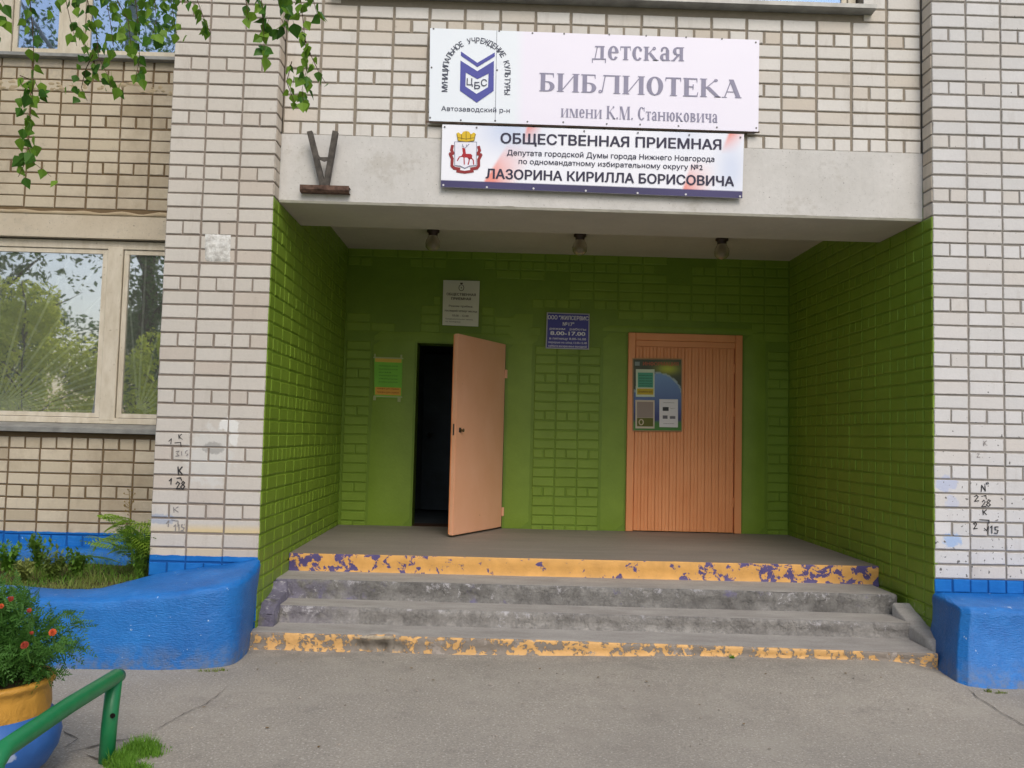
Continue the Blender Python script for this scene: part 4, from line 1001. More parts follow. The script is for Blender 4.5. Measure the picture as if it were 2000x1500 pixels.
for v,h,t,u0,u1,bo in ((.335,.055,'ОБЩЕСТВЕННАЯ',.10,.90,.03),(.43,.055,'ПРИЕМНАЯ',.23,.77,.03),(.59,.045,'Режим приёма:',.17,.83,.01),(.695,.045,'последний четверг месяца',.06,.95,.01),(.80,.045,'10.00 - 12.00',.27,.72,.01),(.87,.03,'Предварительная запись',.08,.85,0),(.93,.03,'по телефону',.08,.5,0)):
    ftext(t,Q,u0,u1,v,h,NY-.002,INK,n1,bo)
c_=fit(Q,.5,.16); mb=MB()
for p in gl_arc(c_[0],c_[1],.030,.036,0,360,.006,.006,16): mb.poly([(a,NY-.002,z) for a,z in p])
mb.poly([(c_[0]-.016,NY-.0022,c_[1]+.055),(c_[0]+.016,NY-.0022,c_[1]+.055),(c_[0]+.012,NY-.0022,c_[1]+.040),(c_[0]-.012,NY-.0022,c_[1]+.040)]); mb.poly([(c_[0]-.006,NY-.0022,c_[1]+.012),(c_[0]+.008,NY-.0022,c_[1]),(c_[0]-.002,NY-.0022,c_[1]-.012)]); mb.build('emblem',INK,n1)
n2=empty('notice',(2.4,NY,1.78),'dark blue working hours plaque with white lettering and pale border','notice')
Q=[(2.169,1.978),(2.632,1.975),(2.634,1.585),(2.164,1.586)]
rotflat(Q,NY,flat('plaque_border','b4b6bd'),'border',n2)
Q2=[tuple(fit(Q,a,b_)) for a,b_ in ((.025,.03),(.975,.03),(.975,.97),(.025,.97))]
rotflat(Q2,NY-.004,flat('plaque_navy','34379a',.35,.5),'plate',n2)
WH=flat('white_print','e6e8f2')
for v,h,t,u0,u1,bo in ((.19,.11,'ООО "ЖИЛСЕРВИС',.03,.97,.02),(.36,.10,'№17"',.38,.64,.02),(.475,.06,'режим   работы',.08,.92,.02),(.62,.105,'8.00-17.00',.10,.90,.05),(.745,.06,'в пятницу 8.00-16.00',.08,.92,.02),(.85,.055,'перерыв на обед 12.00-12.48',.06,.94,.015),(.95,.055,'суббота воскресенье выходной',.06,.94,.015)):
    ftext(t,Q,u0,u1,v,h,NY-.0065,WH,n2,bo)
n3=empty('notice',(.48,NY,1.2),'bright green and orange paper notice taped left of the open doorway','notice')
Q=[(0.328,1.441),(0.63,1.438),(0.633,1.009),(0.343,1.012)]
rotflat(Q,NY+.004,flat('paper_green','7fc24a',.7,.2,.1),'sheet',n3,.001)
for a,b_,m_ in ((.02,.11,'d0b04a'),(.74,.93,'d9a544')): rotflat([tuple(fit(Q,u,v)) for u,v in ((.03,a),(.97,a),(.97,b_),(.03,b_))],NY+.0025,flat('paper_band_'+m_,m_),'printed_band',n3,.001)
PG=flat('tape_pale','a8b07c')
for u0,u1,v0,v1 in ((-.03,1.03,-.015,.02),(-.03,1.03,.955,.985),(-.04,.06,.985,1.07),(.86,.97,.985,1.09),(0,.05,-.09,-.015),(.93,.99,-.09,-.015)):
    MB().poly([(*tuple(fit(Q,u,v))[:1],NY+.0015-.0003*(v0>.9),fit(Q,u,v)[1]) for u,v in ((u0,v0),(u1,v0),(u1,v1),(u0,v1))]).build('tape',PG,n3)
IG=flat('green_ink','35702c')
for v in (.22,.30,.38,.46,.54,.62): ftext('объявление для жителей' if v!=.38 else 'дома',Q,.16,.84 if v!=.38 else .6,v,.035,NY+.0022,IG,n3)
for v in (.79,.88): ftext('телефон для справок',Q,.1,.9,v,.04,NY+.0012,flat('red_ink','9a3f22'),n3,.01)
# poster on the second door
PY=2.979
n4=empty('poster',(3.37,PY,1.1),'tall blue and green information poster on the boarded orange door','poster')
Q=[(3.114,1.493),(3.63,1.501),(3.64,0.739),(3.126,0.731)]
def poster_col(u,v):
    gr=Vector(lin('3c7a2c')); yl=Vector(lin('b4bc30')); bl=Vector(lin('6f93c6')); dk=Vector(lin('2c3878')); bk=Vector(lin('3a4430'))
    d_=math.hypot(u-.52,(v-.62)*1.25)
    if d_<.52 and v>.18: c=bl.lerp(dk,min(1,max(0,(v-.25)/.55)))
    elif d_<.545 and v<.5: c=Vector(lin('9fb2b8'))
    else: c=bk.lerp(yl,math.exp(-((u-.72)/.22)**2-((v-.13)/.07)**2)) if v<.5 else dk.lerp(bk,.4)
    if v>.86: c=c.lerp(gr,min(1,(v-.84)/.06))
    return c
g=[];cols=[]
for j in range(49):
    row=[]
    for i in range(33):
        p=fit(Q,i/32,j/48); row.append((p[0],PY-.010,p[1])); cols.append((*poster_col(i/32,j/48),1))
    g.append(row)
pn=MB().sheet(g).build('sheet',VC,n4); ca_=pn.data.color_attributes.new('print','FLOAT_COLOR','POINT'); ca_.data.foreach_set('color',np.array(cols,dtype=np.float32).ravel())
rotflat([tuple(fit(Q,a,b_)) for a,b_ in ((-.02,-.015),(1.02,-.015),(1.02,1.015),(-.02,1.015))],PY-.009,flat('poster_backing','a88a66'),'backing',n4,.004)
OT_=flat('orange_print','b9664a'); rotflat([tuple(fit(Q,a,b_)) for a,b_ in ((.03,.035),(.13,.035),(.13,.09),(.03,.09))],PY-.0115,flat('pale_logo','8f9a98'),'printed_logo',n4,.0008)
ftext('ИНФОРМАЦИЯ',Q,.2,.94,.085,.05,PY-.012,OT_,n4,.02)
def paper(qs,lab,base,parts):
    P_=[tuple(fit(Q,a,b_)) for a,b_ in qs]; c=fit(P_,.5,.5); e=empty('paper_notice',(c[0],PY-.013,c[1]),lab,'paper notice'); rotflat(P_,PY-.013,base,'sheet',e,.001)
    for kind,a in parts:
        if kind=='r': u0,u1,v0,v1,m_=a; rotflat([tuple(fit(P_,u,v)) for u,v in ((u0,v0),(u1,v0),(u1,v1),(u0,v1))],PY-.0145,m_,'printed_block',e,.0008)
        if kind=='t': u0,u1,v,h,t,m_=a; ftext(t,P_,u0,u1,v,h,PY-.0160,m_,e,.01)
TEAL=flat('teal_print','5aa88e'); DTE=flat('dark_teal_print','2c5f50'); YE=flat('mustard_print','c8b03a'); GY=flat('grey_print','8a8684'); DG=flat('charcoal_print','3d3d40')
paper([(.05,.14),(.44,.14),(.44,.53),(.05,.53)],'teal sheet with mustard footer, upper left on the poster',flat('pale_green_paper','cdd9c2'),
  [('r',(.1,.92,.12,.66,TEAL)),('r',(.06,.94,.70,.92,YE))]+[('t',(.16,.86,v,.045,'уважаемые жильцы дома',DTE)) for v in (.24,.34,.44,.54,.62)]+[('t',(.14,.9,.85,.07,'ВНИМАНИЕ',flat('brown_print','5d4520')))])
paper([(.04,.575),(.44,.575),(.44,.975),(.04,.975)],'beige picture sheet with a pale ring, lower left on the poster',flat('beige_paper','cfc3b0'),
  [('r',(.08,.93,.06,.62,flat('taupe_print','9a8c84'))),('r',(.08,.93,.63,.93,flat('olive_print','66682f')))])
c_=fit([tuple(fit(Q,a,b_)) for a,b_ in ((.04,.575),(.44,.575),(.44,.975),(.04,.975))],.30,.78)
ring=[o for o in COL.objects if o.name.startswith('paper_notice')][-1]
mb=MB()
for p in gl_arc(c_[0],c_[1],.028,.034,0,360,.011,.011,16): mb.poly([(a,PY-.0158,z) for a,z in p])
mb.build('printed_ring',flat('cream_print','cdbfa4'),ring)
paper([(.54,.56),(.93,.56),(.93,.955),(.54,.955)],'white sheet with three small grey pictures, lower right on the poster',flat('white_paper','e2dfe2'),
  [('r',(.18,.50,.28,.42,DG)),('r',(.18,.44,.58,.70,flat('mid_grey_print','6a6870'))),('r',(.56,.86,.60,.70,flat('mid_grey_print2','75737a'))),('t',(.2,.8,.14,.035,'объявление',GY)),('t',(.58,.85,.34,.03,'текст',GY)),('t',(.2,.8,.88,.03,'справки по телефону',GY))])
# ---------------------------------------------------------------- plaster patch and painted marks on the piers
WP=M('white_plaster',.9,.2); WP.set('Base Color',WP.mix(WP.step(WP.noise(22,6,.7),.4,.62),lin('e2e2de'),lin('b6b3ad'))); WP.bump(WP.noise(28,6,.7),.8,.012); WP=WP.m
PP=[(-0.481,2.035),(-0.297,2.034),(-0.292,1.835),(-0.473,1.837)]
g=[]
for j in range(13):
    row=[]
    for i in range(13):
        c_=fit(PP,i/12,j/12); e=i in (0,12) or j in (0,12); row.append((c_[0]+(.004*nz(i,j,1,.7) if e else 0),(.001 if e else -.007+.003*nz(i,j,2,.5)),c_[1]+(.005*nz(j,i,4,.7) if e else 0)))
    g.append(row)
MB().sheet(g).build('plaster_patch',WP,PIERL,smooth=True)
MARK=flat('black_marker_paint','39383a',.8,.1); MARKG=flat('faded_marker_paint','8d8886',.8,.1)
def wear_alpha(m,thr):
    t=m.node_tree; n=t.nodes; g=n.new('ShaderNodeNewGeometry'); q=n.new('ShaderNodeTexNoise'); q.inputs['Scale'].default_value=70; q.inputs['Detail'].default_value=5; q.inputs['Roughness'].default_value=.7
    t.links.new(g.outputs['Position'],q.inputs['Vector']); r=n.new('ShaderNodeMapRange'); r.inputs[1].default_value=thr; r.inputs[2].default_value=thr+.07; t.links.new(q.outputs['Fac'],r.inputs[0]); t.links.new(r.outputs[0],n['Principled BSDF'].inputs['Alpha'])
wear_alpha(MARK,.33); wear_alpha(MARKG,.40)
def mark(pts_list,mat,parent,wd_=.006,y=-.0035):
    mb=MB()
    for pts in pts_list:
        P=[Vector((a,0,b_)) for a,b_ in pts]
        for i,(a,b_) in enumerate(zip(P,P[1:])):
            d_=(b_-a).normalized(); n_=Vector((-d_.z,0,d_.x))*wd_/2; mb.poly([(v.x,y-.00015*(i%5),v.z) for v in (a-d_*wd_*.4+n_,b_+d_*wd_*.4+n_,b_+d_*wd_*.4-n_,a-d_*wd_*.4-n_)])
    return mb.build('painted_mark',mat,parent)
mark([[(-0.599,0.589),(-0.594,0.56)],[(-0.578,0.594),(-0.595,0.575),(-0.572,0.557)],[(-0.665,0.541),(-0.648,0.559),(-0.65,0.523)],[(-0.622,0.531),(-0.582,0.535),(-0.577,0.507)]],MARK,PIERL)
mark([[(-0.611,0.469),(-0.59,0.474),(-0.604,0.455),(-0.588,0.441),(-0.61,0.437)],[(-0.572,0.47),(-0.57,0.442)],[(-0.533,0.479),(-0.543,0.471),(-0.543,0.46),(-0.528,0.453),(-0.534,0.442)]],MARKG,PIERL,.007)
mark([[(-0.592,0.361),(-0.586,0.311)],[(-0.563,0.362),(-0.583,0.336),(-0.561,0.312)]],MARK,PIERL,.010)
mark([[(-0.648,0.263),(-0.634,0.278),(-0.636,0.238)],[(-0.595,0.282),(-0.57,0.286),(-0.562,0.268)],[(-0.6,0.242),(-0.59,0.257),(-0.575,0.246),(-0.595,0.21),(-0.57,0.211)],[(-0.551,0.261),(-0.561,0.247),(-0.538,0.226),(-0.552,0.207),(-0.567,0.221),(-0.54,0.251),(-0.551,0.261)]],MARK,PIERL,.008)
mark([[(-0.61,0.077),(-0.605,0.044)],[(-0.578,0.081),(-0.602,0.062),(-0.576,0.045)],[(-0.655,-0.036),(-0.638,-0.017),(-0.64,-0.057)],[(-0.617,-0.01),(-0.573,-0.019),(-0.572,-0.041)],[(-0.6,-0.056),(-0.59,-0.045),(-0.588,-0.084)],[(-0.575,-0.055),(-0.565,-0.044),(-0.563,-0.084)],[(-0.529,-0.043),(-0.547,-0.044),(-0.546,-0.058),(-0.528,-0.065),(-0.534,-0.083),(-0.549,-0.083)]],MARKG,PIERL,.008)
mark([[(5.127,0.594),(5.142,0.594),(5.126,0.568),(5.145,0.569)],[(5.176,0.684),(5.176,0.654)],[(5.195,0.688),(5.18,0.673),(5.198,0.655)]],MARKG,PIERR,.006)
QR=PIERR
mark([[(5.154,0.323),(5.158,0.367),(5.184,0.327),(5.181,0.375)],[(5.192,0.386),(5.196,0.375)],[(5.203,0.39),(5.207,0.379)],[(5.105,0.285),(5.12,0.296),(5.131,0.285),(5.105,0.252),(5.135,0.256)],[(5.157,0.29),(5.187,0.294),(5.191,0.272)],[(5.161,0.249),(5.172,0.261),(5.183,0.25),(5.157,0.216),(5.187,0.217)],[(5.209,0.265),(5.194,0.25),(5.22,0.229),(5.205,0.218),(5.19,0.228),(5.22,0.258),(5.209,0.265)]],MARK,QR,.007)
mark([[(5.164,0.191),(5.167,0.158)],[(5.19,0.192),(5.171,0.177),(5.19,0.159)],[(5.096,0.091),(5.111,0.102),(5.118,0.088),(5.096,0.054),(5.122,0.059)],[(5.141,0.121),(5.208,0.119),(5.208,0.097)],[(5.174,0.06),(5.189,0.045),(5.204,0.075),(5.199,0.024)],[(5.219,0.068),(5.23,0.079),(5.229,0.028)],[(5.274,0.073),(5.252,0.072),(5.252,0.054),(5.274,0.047),(5.266,0.025),(5.248,0.029)]],MARK,QR,.007)

# ---------------------------------------------------------------- green pipe rail
def paint(name,c,rough=.4):
    m=M(name,rough,.5); m.set('Base Color',m.mix(m.step(m.noise(12,5,.6),.35,.7),tuple(v*.82 for v in lin(c)),lin(c)))
    m.bump(m.noise(40,4),.2,.003); return m
GP=paint('green_rail_paint','1f7f4c')
_n=GP.noise(34,4,.7); _b=GP.b.inputs['Base Color'].links[0].from_socket
GP.set('Base Color',GP.mix(GP.step(_n,.74,.76),_b,lin('b9c4b0'))); GP=GP.m
rl=empty('pipe_rail',(-.05,-2.5,-.868),'low green painted steel pipe rail in the foreground, bottom left corner','rail')
r0=.034
def arc(p0,p1,p2,n=7): 
    p0,p1,p2=map(Vector,(p0,p1,p2)); return [tuple((1-t)**2*p0+2*t*(1-t)*p1+t*t*p2) for t in [k/n for k in range(n+1)]]
PA=(-.055,-2.075,-.50); PB=(-.045,-3.03,-.50)
MB().tube([(-.066,-2.105,-.90),(-.062,-2.10,-.70),(-.056,-2.085,-.505)],[r0]*3,18).build('post',GP,rl,smooth=True)
MB().tube([(PA[0],PA[1]+.035,PA[2]-.005),PA,(-.052,-2.5,-.493),(PB[0],PB[1]+.06,PB[2]+.002),(PB[0],PB[1]+.01,PB[2]-.03),(PB[0],PB[1],PB[2]-.09),(-.05,PB[1]-.0,-.90)],[r0*.9,r0,r0,r0,r0,r0,r0],18).build('handrail',GP,rl,smooth=True)
MB().tube([(-.035,-2.129,-.655),(-.036,-2.136,-.655)],.011,10).build('bolt_hole',simple('hole_black','15110e',.9),rl)
# ---------------------------------------------------------------- flowerpot
YEL=paint('yellow_ochre_pot_paint','d29a3c',.5); YEL.bump(YEL.noise(9,6,.6,dist=1.5),.6,.02); YEL=YEL.m
BP_=paint('blue_pot_paint','2f66b0',.5); _n=BP_.spot(-.30,-.70,.05,.02,.5); _b=BP_.b.inputs['Base Color'].links[0].from_socket
BP_.set('Base Color',BP_.mix(BP_.math('MULTIPLY',_n,.6),_b,lin('c3cede'))); BP_=BP_.m
px_,py_=-.46,-2.33
fp=empty('flowerpot',(px_,py_,-.868),'round blue flowerpot with a broad yellow ochre neck, behind the green rail','flowerpot')
MB().lathe(px_,py_,[(.0,-.868),(.13,-.868),(.17,-.85),(.225,-.80),(.262,-.735),(.272,-.68),(.262,-.63),(.235,-.592),(.222,-.58)],40).build('bowl',BP_,fp,smooth=True)
MB().lathe(px_,py_,[(.222,-.582),(.226,-.56),(.222,-.50),(.222,-.47),(.235,-.462),(.240,-.448),(.232,-.438),(.215,-.436),(.205,-.45),(.20,-.50)],40).build('neck',YEL,fp,smooth=True)
MB().lathe(px_,py_,[(.207,-.475),(.10,-.45),(.0,-.44)],24).build('potting_soil',SOIL,fp,smooth=True)
# ---------------------------------------------------------------- leaves
def leafmat(name,c1,c2,trans=.35,rough=.5):
    m=M(name,rough,.3); rv=m.rnd(); n=m.noise(7,4,.6); f=m.math('ADD',m.math('MULTIPLY',rv,.6),m.math('MULTIPLY',n,.5))
    c=m.mix(f,lin(c1),lin(c2)); m.set('Base Color',c)
    t=m.n.new('ShaderNodeBsdfTranslucent'); m.t.links.new(c,t.inputs[0]); mx=m.n.new('ShaderNodeMixShader'); mx.inputs[0].default_value=trans
    o=m.n['Material Output']; m.t.links.new(m.b.outputs[0],mx.inputs[1]); m.t.links.new(t.outputs[0],mx.inputs[2]); m.t.links.new(mx.outputs[0],o.inputs[0]); return m.m
MARI=leafmat('marigold_leaf_green','3d6b2b','628f3c',.3); FERN=leafmat('bright_weed_green','86b02e','b2cf50',.5); FERND=leafmat('mid_weed_green','557c2c','7ba03e',.4)
GRAS=leafmat('grass_green','5c8c2a','80ae42',.4); GRAD=leafmat('dry_green_grass','5f7a32','98a058',.35)
BIR=leafmat('birch_leaf_green','426f1c','84a838',.42); BIR2=leafmat('birch_leaf_dark','2f561a','4c7a28',.3)
class Tri:
    def __init__(s): s.v=[]; s.f=[]
    def quadleaf(s,p,d,up,L,w,fold=.25):
        """pointed leaflet from p along d"""
        d=d.normalized(); sd_=d.cross(up); 
        if sd_.length<1e-4: sd_=d.cross(Vector((1,0,0)))
        sd_.normalize(); n=sd_.cross(d); b=len(s.v)
        s.v+=[tuple(p),tuple(p+d*L*.45+sd_*w+n*w*fold),tuple(p+d*L),tuple(p+d*L*.45-sd_*w+n*w*fold)]; s.f+=[(b,b+1,b+2),(b,b+2,b+3)]
    def build(s,name,mat,parent=None,kind=None):
        o=Vector((0,0,0)); q=parent
        while q is not None: o=o+Vector(q.location); q=q.parent
        me=bpy.data.meshes.new(name); me.from_pydata([tuple(Vector(v)-o) for v in s.v],[],s.f); me.materials.append(mat); me.update()
        ob=bpy.data.objects.new(name,me); link(ob,parent)
        if kind: ob['kind']=kind
        return ob
def rv3(): 
    while True:
        v=Vector((R.uniform(-1,1),R.uniform(-1,1),R.uniform(-1,1)))
        if .05<v.length<1: return v.normalized()
# marigold: feathery leaves on a dome
mg=empty('marigold',(px_,py_,-.45),'bushy marigold with feathery dark green leaves and small orange flowers in the pot','flowering plant')
tf=Tri(); st=MB()
cx,cy,cz=px_,py_-.01,-.30
stems=[]
for k in range(150):
    a=R.uniform(0,6.283); e=R.uniform(-.75,1.5); d_=Vector((math.cos(a)*math.cos(e),math.sin(a)*math.cos(e),math.sin(e)*1.0))
    Rr_=R.uniform(.72,1.08); end=Vector((cx+d_.x*.345*Rr_,cy+d_.y*.30*Rr_,cz+d_.z*.235*Rr_)); 
    base=Vector((px_+R.uniform(-.1,.1),py_+R.uniform(-.1,.1),-.45)); mid=base.lerp(end,.55)+Vector((0,0,.06))
    pts=[tuple((1-t)**2*base+2*t*(1-t)*mid+t*t*end) for t in (0,.25,.5,.75,1)]
    st.tube(pts,[.0035,.003,.0025,.002,.0012],4,False)
    for j in range(13):
        t=.30+.70*R.random(); p0=(1-t)**2*base+2*t*(1-t)*mid+t*t*end
        ld=(d_*.5+rv3()*.9+Vector((0,0,-.12))).normalized(); L=R.uniform(.05,.095); up=rv3()
        side=ld.cross(up).normalized(); 
        prev=p0
        for m_ in range(1,7):
            q_=p0+ld*L*m_/6+Vector((0,0,-.012*(m_/6)**2))
            for sg in (1,-1):
                tf.quadleaf(q_,(ld*.6+side*sg),up,R.uniform(.018,.029)*(1.15-m_/9),.0036)
            prev=q_
        tf.quadleaf(prev,ld,up,.022,.003); tf.quadleaf(p0,ld,up,L,.0012)
tf.build('foliage',MARI,mg,'stuff'); st.build('stem',MARI,mg)
FO=simple('marigold_orange','bb4f2a',.6,.2,.2,60); FR=simple('marigold_red','963d2c',.6,.2,.2,60)
def flower(p,r,mat):
    mb=MB(); P=Vector(p); ax=Vector((R.uniform(-.3,.3),-.75,R.uniform(.2,.6))).normalized(); u=ax.cross(Vector((0,0,1))).normalized(); v=ax.cross(u)
    for lay_,n_,rr,tl in ((0,11,1.,.15),(1,9,.78,.55),(2,7,.5,1.0),(3,4,.25,1.6)):
        for k in range(n_):
            a=6.283*(k+.5*(lay_%2))/n_+R.uniform(-.1,.1); d_=(u*math.cos(a)+v*math.sin(a)); t_2=(-u*math.sin(a)+v*math.cos(a)); o_=P+ax*(.004*lay_)
            e_=o_+d_*r*rr+ax*r*tl*.3; m_=o_+d_*r*rr*.6+ax*r*tl*.2
            mb.poly([o_,m_+t_2*r*.30,e_+t_2*r*.2,e_+d_*r*.06,e_-t_2*r*.2,m_-t_2*r*.30])
    f_o=mb.build('flower',mat,mg); MB().tube([tuple(P-ax*.004),tuple(P-ax*.02+Vector((0,0,-.012))),tuple(P-ax*.05+Vector((0,0,-.05)))],[.006,.0035,.002],5).build('flower_stalk',MARI,f_o); return f_o
for (x,z),r_2,mt_ in zip([(-0.244,-0.049),(-0.171,-0.092),(-0.075,-0.175),(-0.181,-0.227),(-0.156,-0.179),(-0.282,-0.078)],(.011,.009,.014,.015,.007,.010),(FR,FR,FO,FR,FR,FO)): flower((x,-2.62 if x>-.5 else -2.6,z),r_2,mt_)
# ---------------------------------------------------------------- grass tuft by the rail post and small tufts
def grass(name,spots,mat,parent=None,kind='stuff'):
    t=Tri()
    for (x,y,z,n,rx,ry,h) in spots:
        for k in range(n):
            a=R.uniform(0,6.283); r=math.sqrt(R.random()); bx,by=x+r*rx*math.cos(a),y+r*ry*math.sin(a); hh=h*R.uniform(.45,1.1)*(1.15-r*.6)
            d_=Vector((R.uniform(-.6,.6),R.uniform(-.6,.6),1)).normalized(); p0=Vector((bx,by,z)); p1=p0+d_*hh*.6; p2=p1+(d_+Vector((R.uniform(-.7,.7),R.uniform(-.7,.7),-.25))).normalized()*hh*.5
            sx=Vector((R.uniform(-1,1),R.uniform(-1,1),0)).normalized()*.0022; b0=len(t.v)
            t.v+=[tuple(p0-sx),tuple(p0+sx),tuple(p1+sx*.8),tuple(p1-sx*.8),tuple(p2)]; t.f+=[(b0,b0+1,b0+2),(b0,b0+2,b0+3),(b0+3,b0+2,b0+4)]
    return t.build(name,mat,parent,kind)
(gx1,gy1),(gx2,gy2),(gx3,gy3)=(-0,-2.124),(0.036,-1.977),(0.083,-2.223)
tag(grass('grass',[(gx1,gy1,-.87,520,.07,.06,.085),(gx2,gy2,-.87,620,.085,.07,.095),(gx3,gy3,-.87,500,.10,.06,.08),(gx2+.03,gy2-.05,-.87,300,.09,.05,.06),(gx2,gy2,-.87,160,.14,.10,.04)],GRAS))
(a1,b1),(a2,b2),(a3,b3)=(-0.102,-0.667),(4.731,-0.781),(4.801,-0.798)
(a4,b4)=(-0.032,-0.639)
tag(grass('grass',[(a1,b1-.0,-.872,70,.07,.012,.035),(a4,b4,-.872,60,.05,.012,.03),(a2,b2,-.872,50,.02,.01,.04),(a3,b3,-.872,60,.045,.01,.03)],GRAD))
tag(grass('moss',[(3.28,-.285,-.82,60,.018,.004,.03)],GRAS))
# ---------------------------------------------------------------- greenery in the planter
tag(grass('grass',[(R.uniform(-3.4,-.85),R.uniform(-.28,.75),-.48,60,.16,.12,R.uniform(.07,.15)) for _ in range(75)]+[(R.uniform(-1.7,-.95),R.uniform(-.30,-.1),-.48,40,.12,.05,.06) for _ in range(14)],GRAD))
tag(grass('grass',[(R.uniform(-3.4,-.85),R.uniform(-.2,.8),-.48,40,.14,.12,R.uniform(.10,.19)) for _ in range(50)],GRAS))
def weed(x,y,h,n,mat,label,group=None,lw=.018,ll=.05,spread=.45):
    e=empty('weed',(x,y,-.47),label,'weed',group); t=Tri(); mb=MB()
    for k in range(n):
        d_=Vector((R.uniform(-spread,spread),R.uniform(-spread,spread),1)).normalized(); hh=h*R.uniform(.6,1); P=[Vector((x,y,-.475))+d_*hh*q_/4+Vector((0,0,0)) for q_ in range(5)]
        mb.tube([tuple(p) for p in P],[.003,.0028,.0022,.0018,.001],4,False)
        for j in range(26):
            p0=P[0].lerp(P[4],R.uniform(.2,1)); ld=(rv3()+Vector((0,0,.35))).normalized(); t.quadleaf(p0,ld,Vector((0,0,1)),ll*R.uniform(.6,1.2),lw*R.uniform(.6,1.1))
    mb.build('stem',mat,e); o=t.build('foliage',mat,e,'stuff'); return e
labs=['low broad leaved weed near the left edge, in the blue planter','bushy green weed in the planter in front of the dark blue plinth','small weed with pale flower dots in the middle of the planter','leafy weed right of centre in the planter','short weed close to the planter rim']
for k,(px,py,Y0,h,n) in enumerate(((15,1105,.35,.28,16),(75,1090,.45,.31,16),(105,1110,.1,.22,16),(150,1110,.2,.24,16),(50,1118,-.05,.18,16))):
    pt=[(-1.94,-0.413),(-1.771,-0.368),(-1.474,-0.383),(-1.359,-0.396),(-1.589,-0.39)][k]
    weed(pt[0],Y0,h,n,(GRAS,FERND,GRAD,FERND,GRAD)[k],labs[k],'weeds in the planter',.012,.05)
PALE=flat('pale_flower_petal','c9c9a0')
# feathery bright plant: pinnate fronds
def frond_mesh(L,n,w,mat,k):
    t=Tri(); rr=random.Random(k)
    for j in range(n):
        u=(j+1)/n; x=L*u; z=-.35*L*u*u; ww=w*math.sin(min(1,u*1.05)*2.9+.15)*1.0+.012
        for sg in (1,-1):
            p=Vector((x,0,z)); d_=Vector((.45,sg,-.30)).normalized(); ll=ww*rr.uniform(.85,1.1)
            t.quadleaf(p,d_,Vector((0,0,1)),ll,.0045)
            for m_ in range(1,5):
                q_=p+d_*ll*m_/5
                for s2_ in (1,-1): t.quadleaf(q_,(d_*.6+Vector((.9*s2_,0,0))),Vector((0,0,1)),ll*.30*(1.1-m_/6),.0042)
    b0=len(t.v); 
    mb=MB(); mb.tube([(L*u,0,-.35*L*u*u) for u in (0,.25,.5,.75,1)],[.003,.0025,.002,.0015,.0008],4,False)
    o=len(t.v); t.v+=mb.v; t.f+=[tuple(i+o for i in f) for f in mb.f]
    me=bpy.data.meshes.new('frond'); me.from_pydata(t.v,[],t.f); me.materials.append(mat); me.update(); return me
FM=[frond_mesh(.36,13,.085,FERN,1),frond_mesh(.30,11,.075,FERN,2),frond_mesh(.34,12,.08,FERND,3)]
fx,fy=-.93,.30
fe=empty('tansy',(fx,fy,-.47),'bright feathery leaved plant spreading at the right end of the planter beside the pier','plant')
for k in range(52):
    o=bpy.data.objects.new('frond',FM[k%2 if k<20 else 2]); link(o,fe)
    a=R.uniform(0,6.283) if k>19 else R.choice([R.uniform(2.3,4.6),R.uniform(4.2,6.6)]); el=R.uniform(-.15,.55) if k<20 else R.uniform(.3,1.3); h=(R.uniform(.22,.42) if k<20 else R.uniform(.0,.25))
    o.location=(R.uniform(-.14,.08),R.uniform(-.12,.12),h); o.rotation_euler=(R.uniform(-.6,.6),-el,a); s_=R.uniform(.75,1.1)*(1 if abs(math.cos(a))>.3 else .9); o.scale=(s_,s_,s_)
    if h>.1: pass
mb=MB()
for k in range(16): mb.tube([(fx+R.uniform(-.05,.05),fy+R.uniform(-.05,.05),-.48),(fx+R.uniform(-.07,.07),fy+R.uniform(-.07,.07),-.48+R.uniform(.25,.45))],[.004,.003],5,False)
mb.build('stem',FERND,fe)
# thin dry stalk in front of the window wall
(sx_,sz_),(tx_,tz_)=(-1.215,-0.219),(-1.25,0.143)
e=empty('dry_stalk',(sx_,.75,-.47),'tall thin dry weed stalk standing against the window wall','weed')
DRY=simple('dry_stalk_brown','7d6b3c',.8,.2); mb=MB(); mb.tube([(sx_+.02,.75,-.48),(sx_,.75,sz_),(tx_,.75,tz_)],[.005,.004,.002],5)
for k in range(16):
    t_1=R.uniform(.35,1); p0=Vector((sx_,.75,sz_)).lerp(Vector((tx_,.75,tz_)),t_1); p1=p0+Vector((R.uniform(-.05,.05),R.uniform(-.03,.03),R.uniform(0,.04))); mb.tube([tuple(p0),tuple(p1)],[.0018,.001],4,False); mb.tube([tuple(p1),tuple(p1+Vector((.001,0,.012)))],[.006,.003],5)
mb.build('stalk',DRY,e)
weed(-.86,.1,.34,10,FERND,'dense darker green weed clump against the pier at the right end of the planter','weeds in the planter',.007,.06,.3)
# ---------------------------------------------------------------- birch whose branches hang into view
BARK=M('birch_bark',.8,.2); _n=BARK.noise(5,5,.6,stretch=(1,1,6)); BARK.set('Base Color',BARK.mix(BARK.step(_n,.58,.64),lin('cfcbc2'),lin('2e2a26'))); BARK=BARK.m
TW=simple('birch_twig_brown','4a382a',.8,.2)
bt=empty('birch_tree',(-3.6,-2.9,ZG),'birch whose leafy hanging twigs reach into the top left of the picture','tree')
MB().tube([(-3.6,-2.9,-.9),(-3.58,-2.9,.5),(-3.5,-2.85,2.2),(-3.42,-2.8,4.2),(-3.4,-2.8,6.5),(-3.35,-2.75,9)],[.15,.125,.115,.10,.07,.03],14).build('trunk',BARK,bt,smooth=True)
LB=[]
def limb(pts,r0_,r1_):
    MB().tube(pts,[r0_+(r1_-r0_)*k/(len(pts)-1) for k in range(len(pts))],8).build('branch',BARK if r0_>.02 else TW,bt,smooth=True)
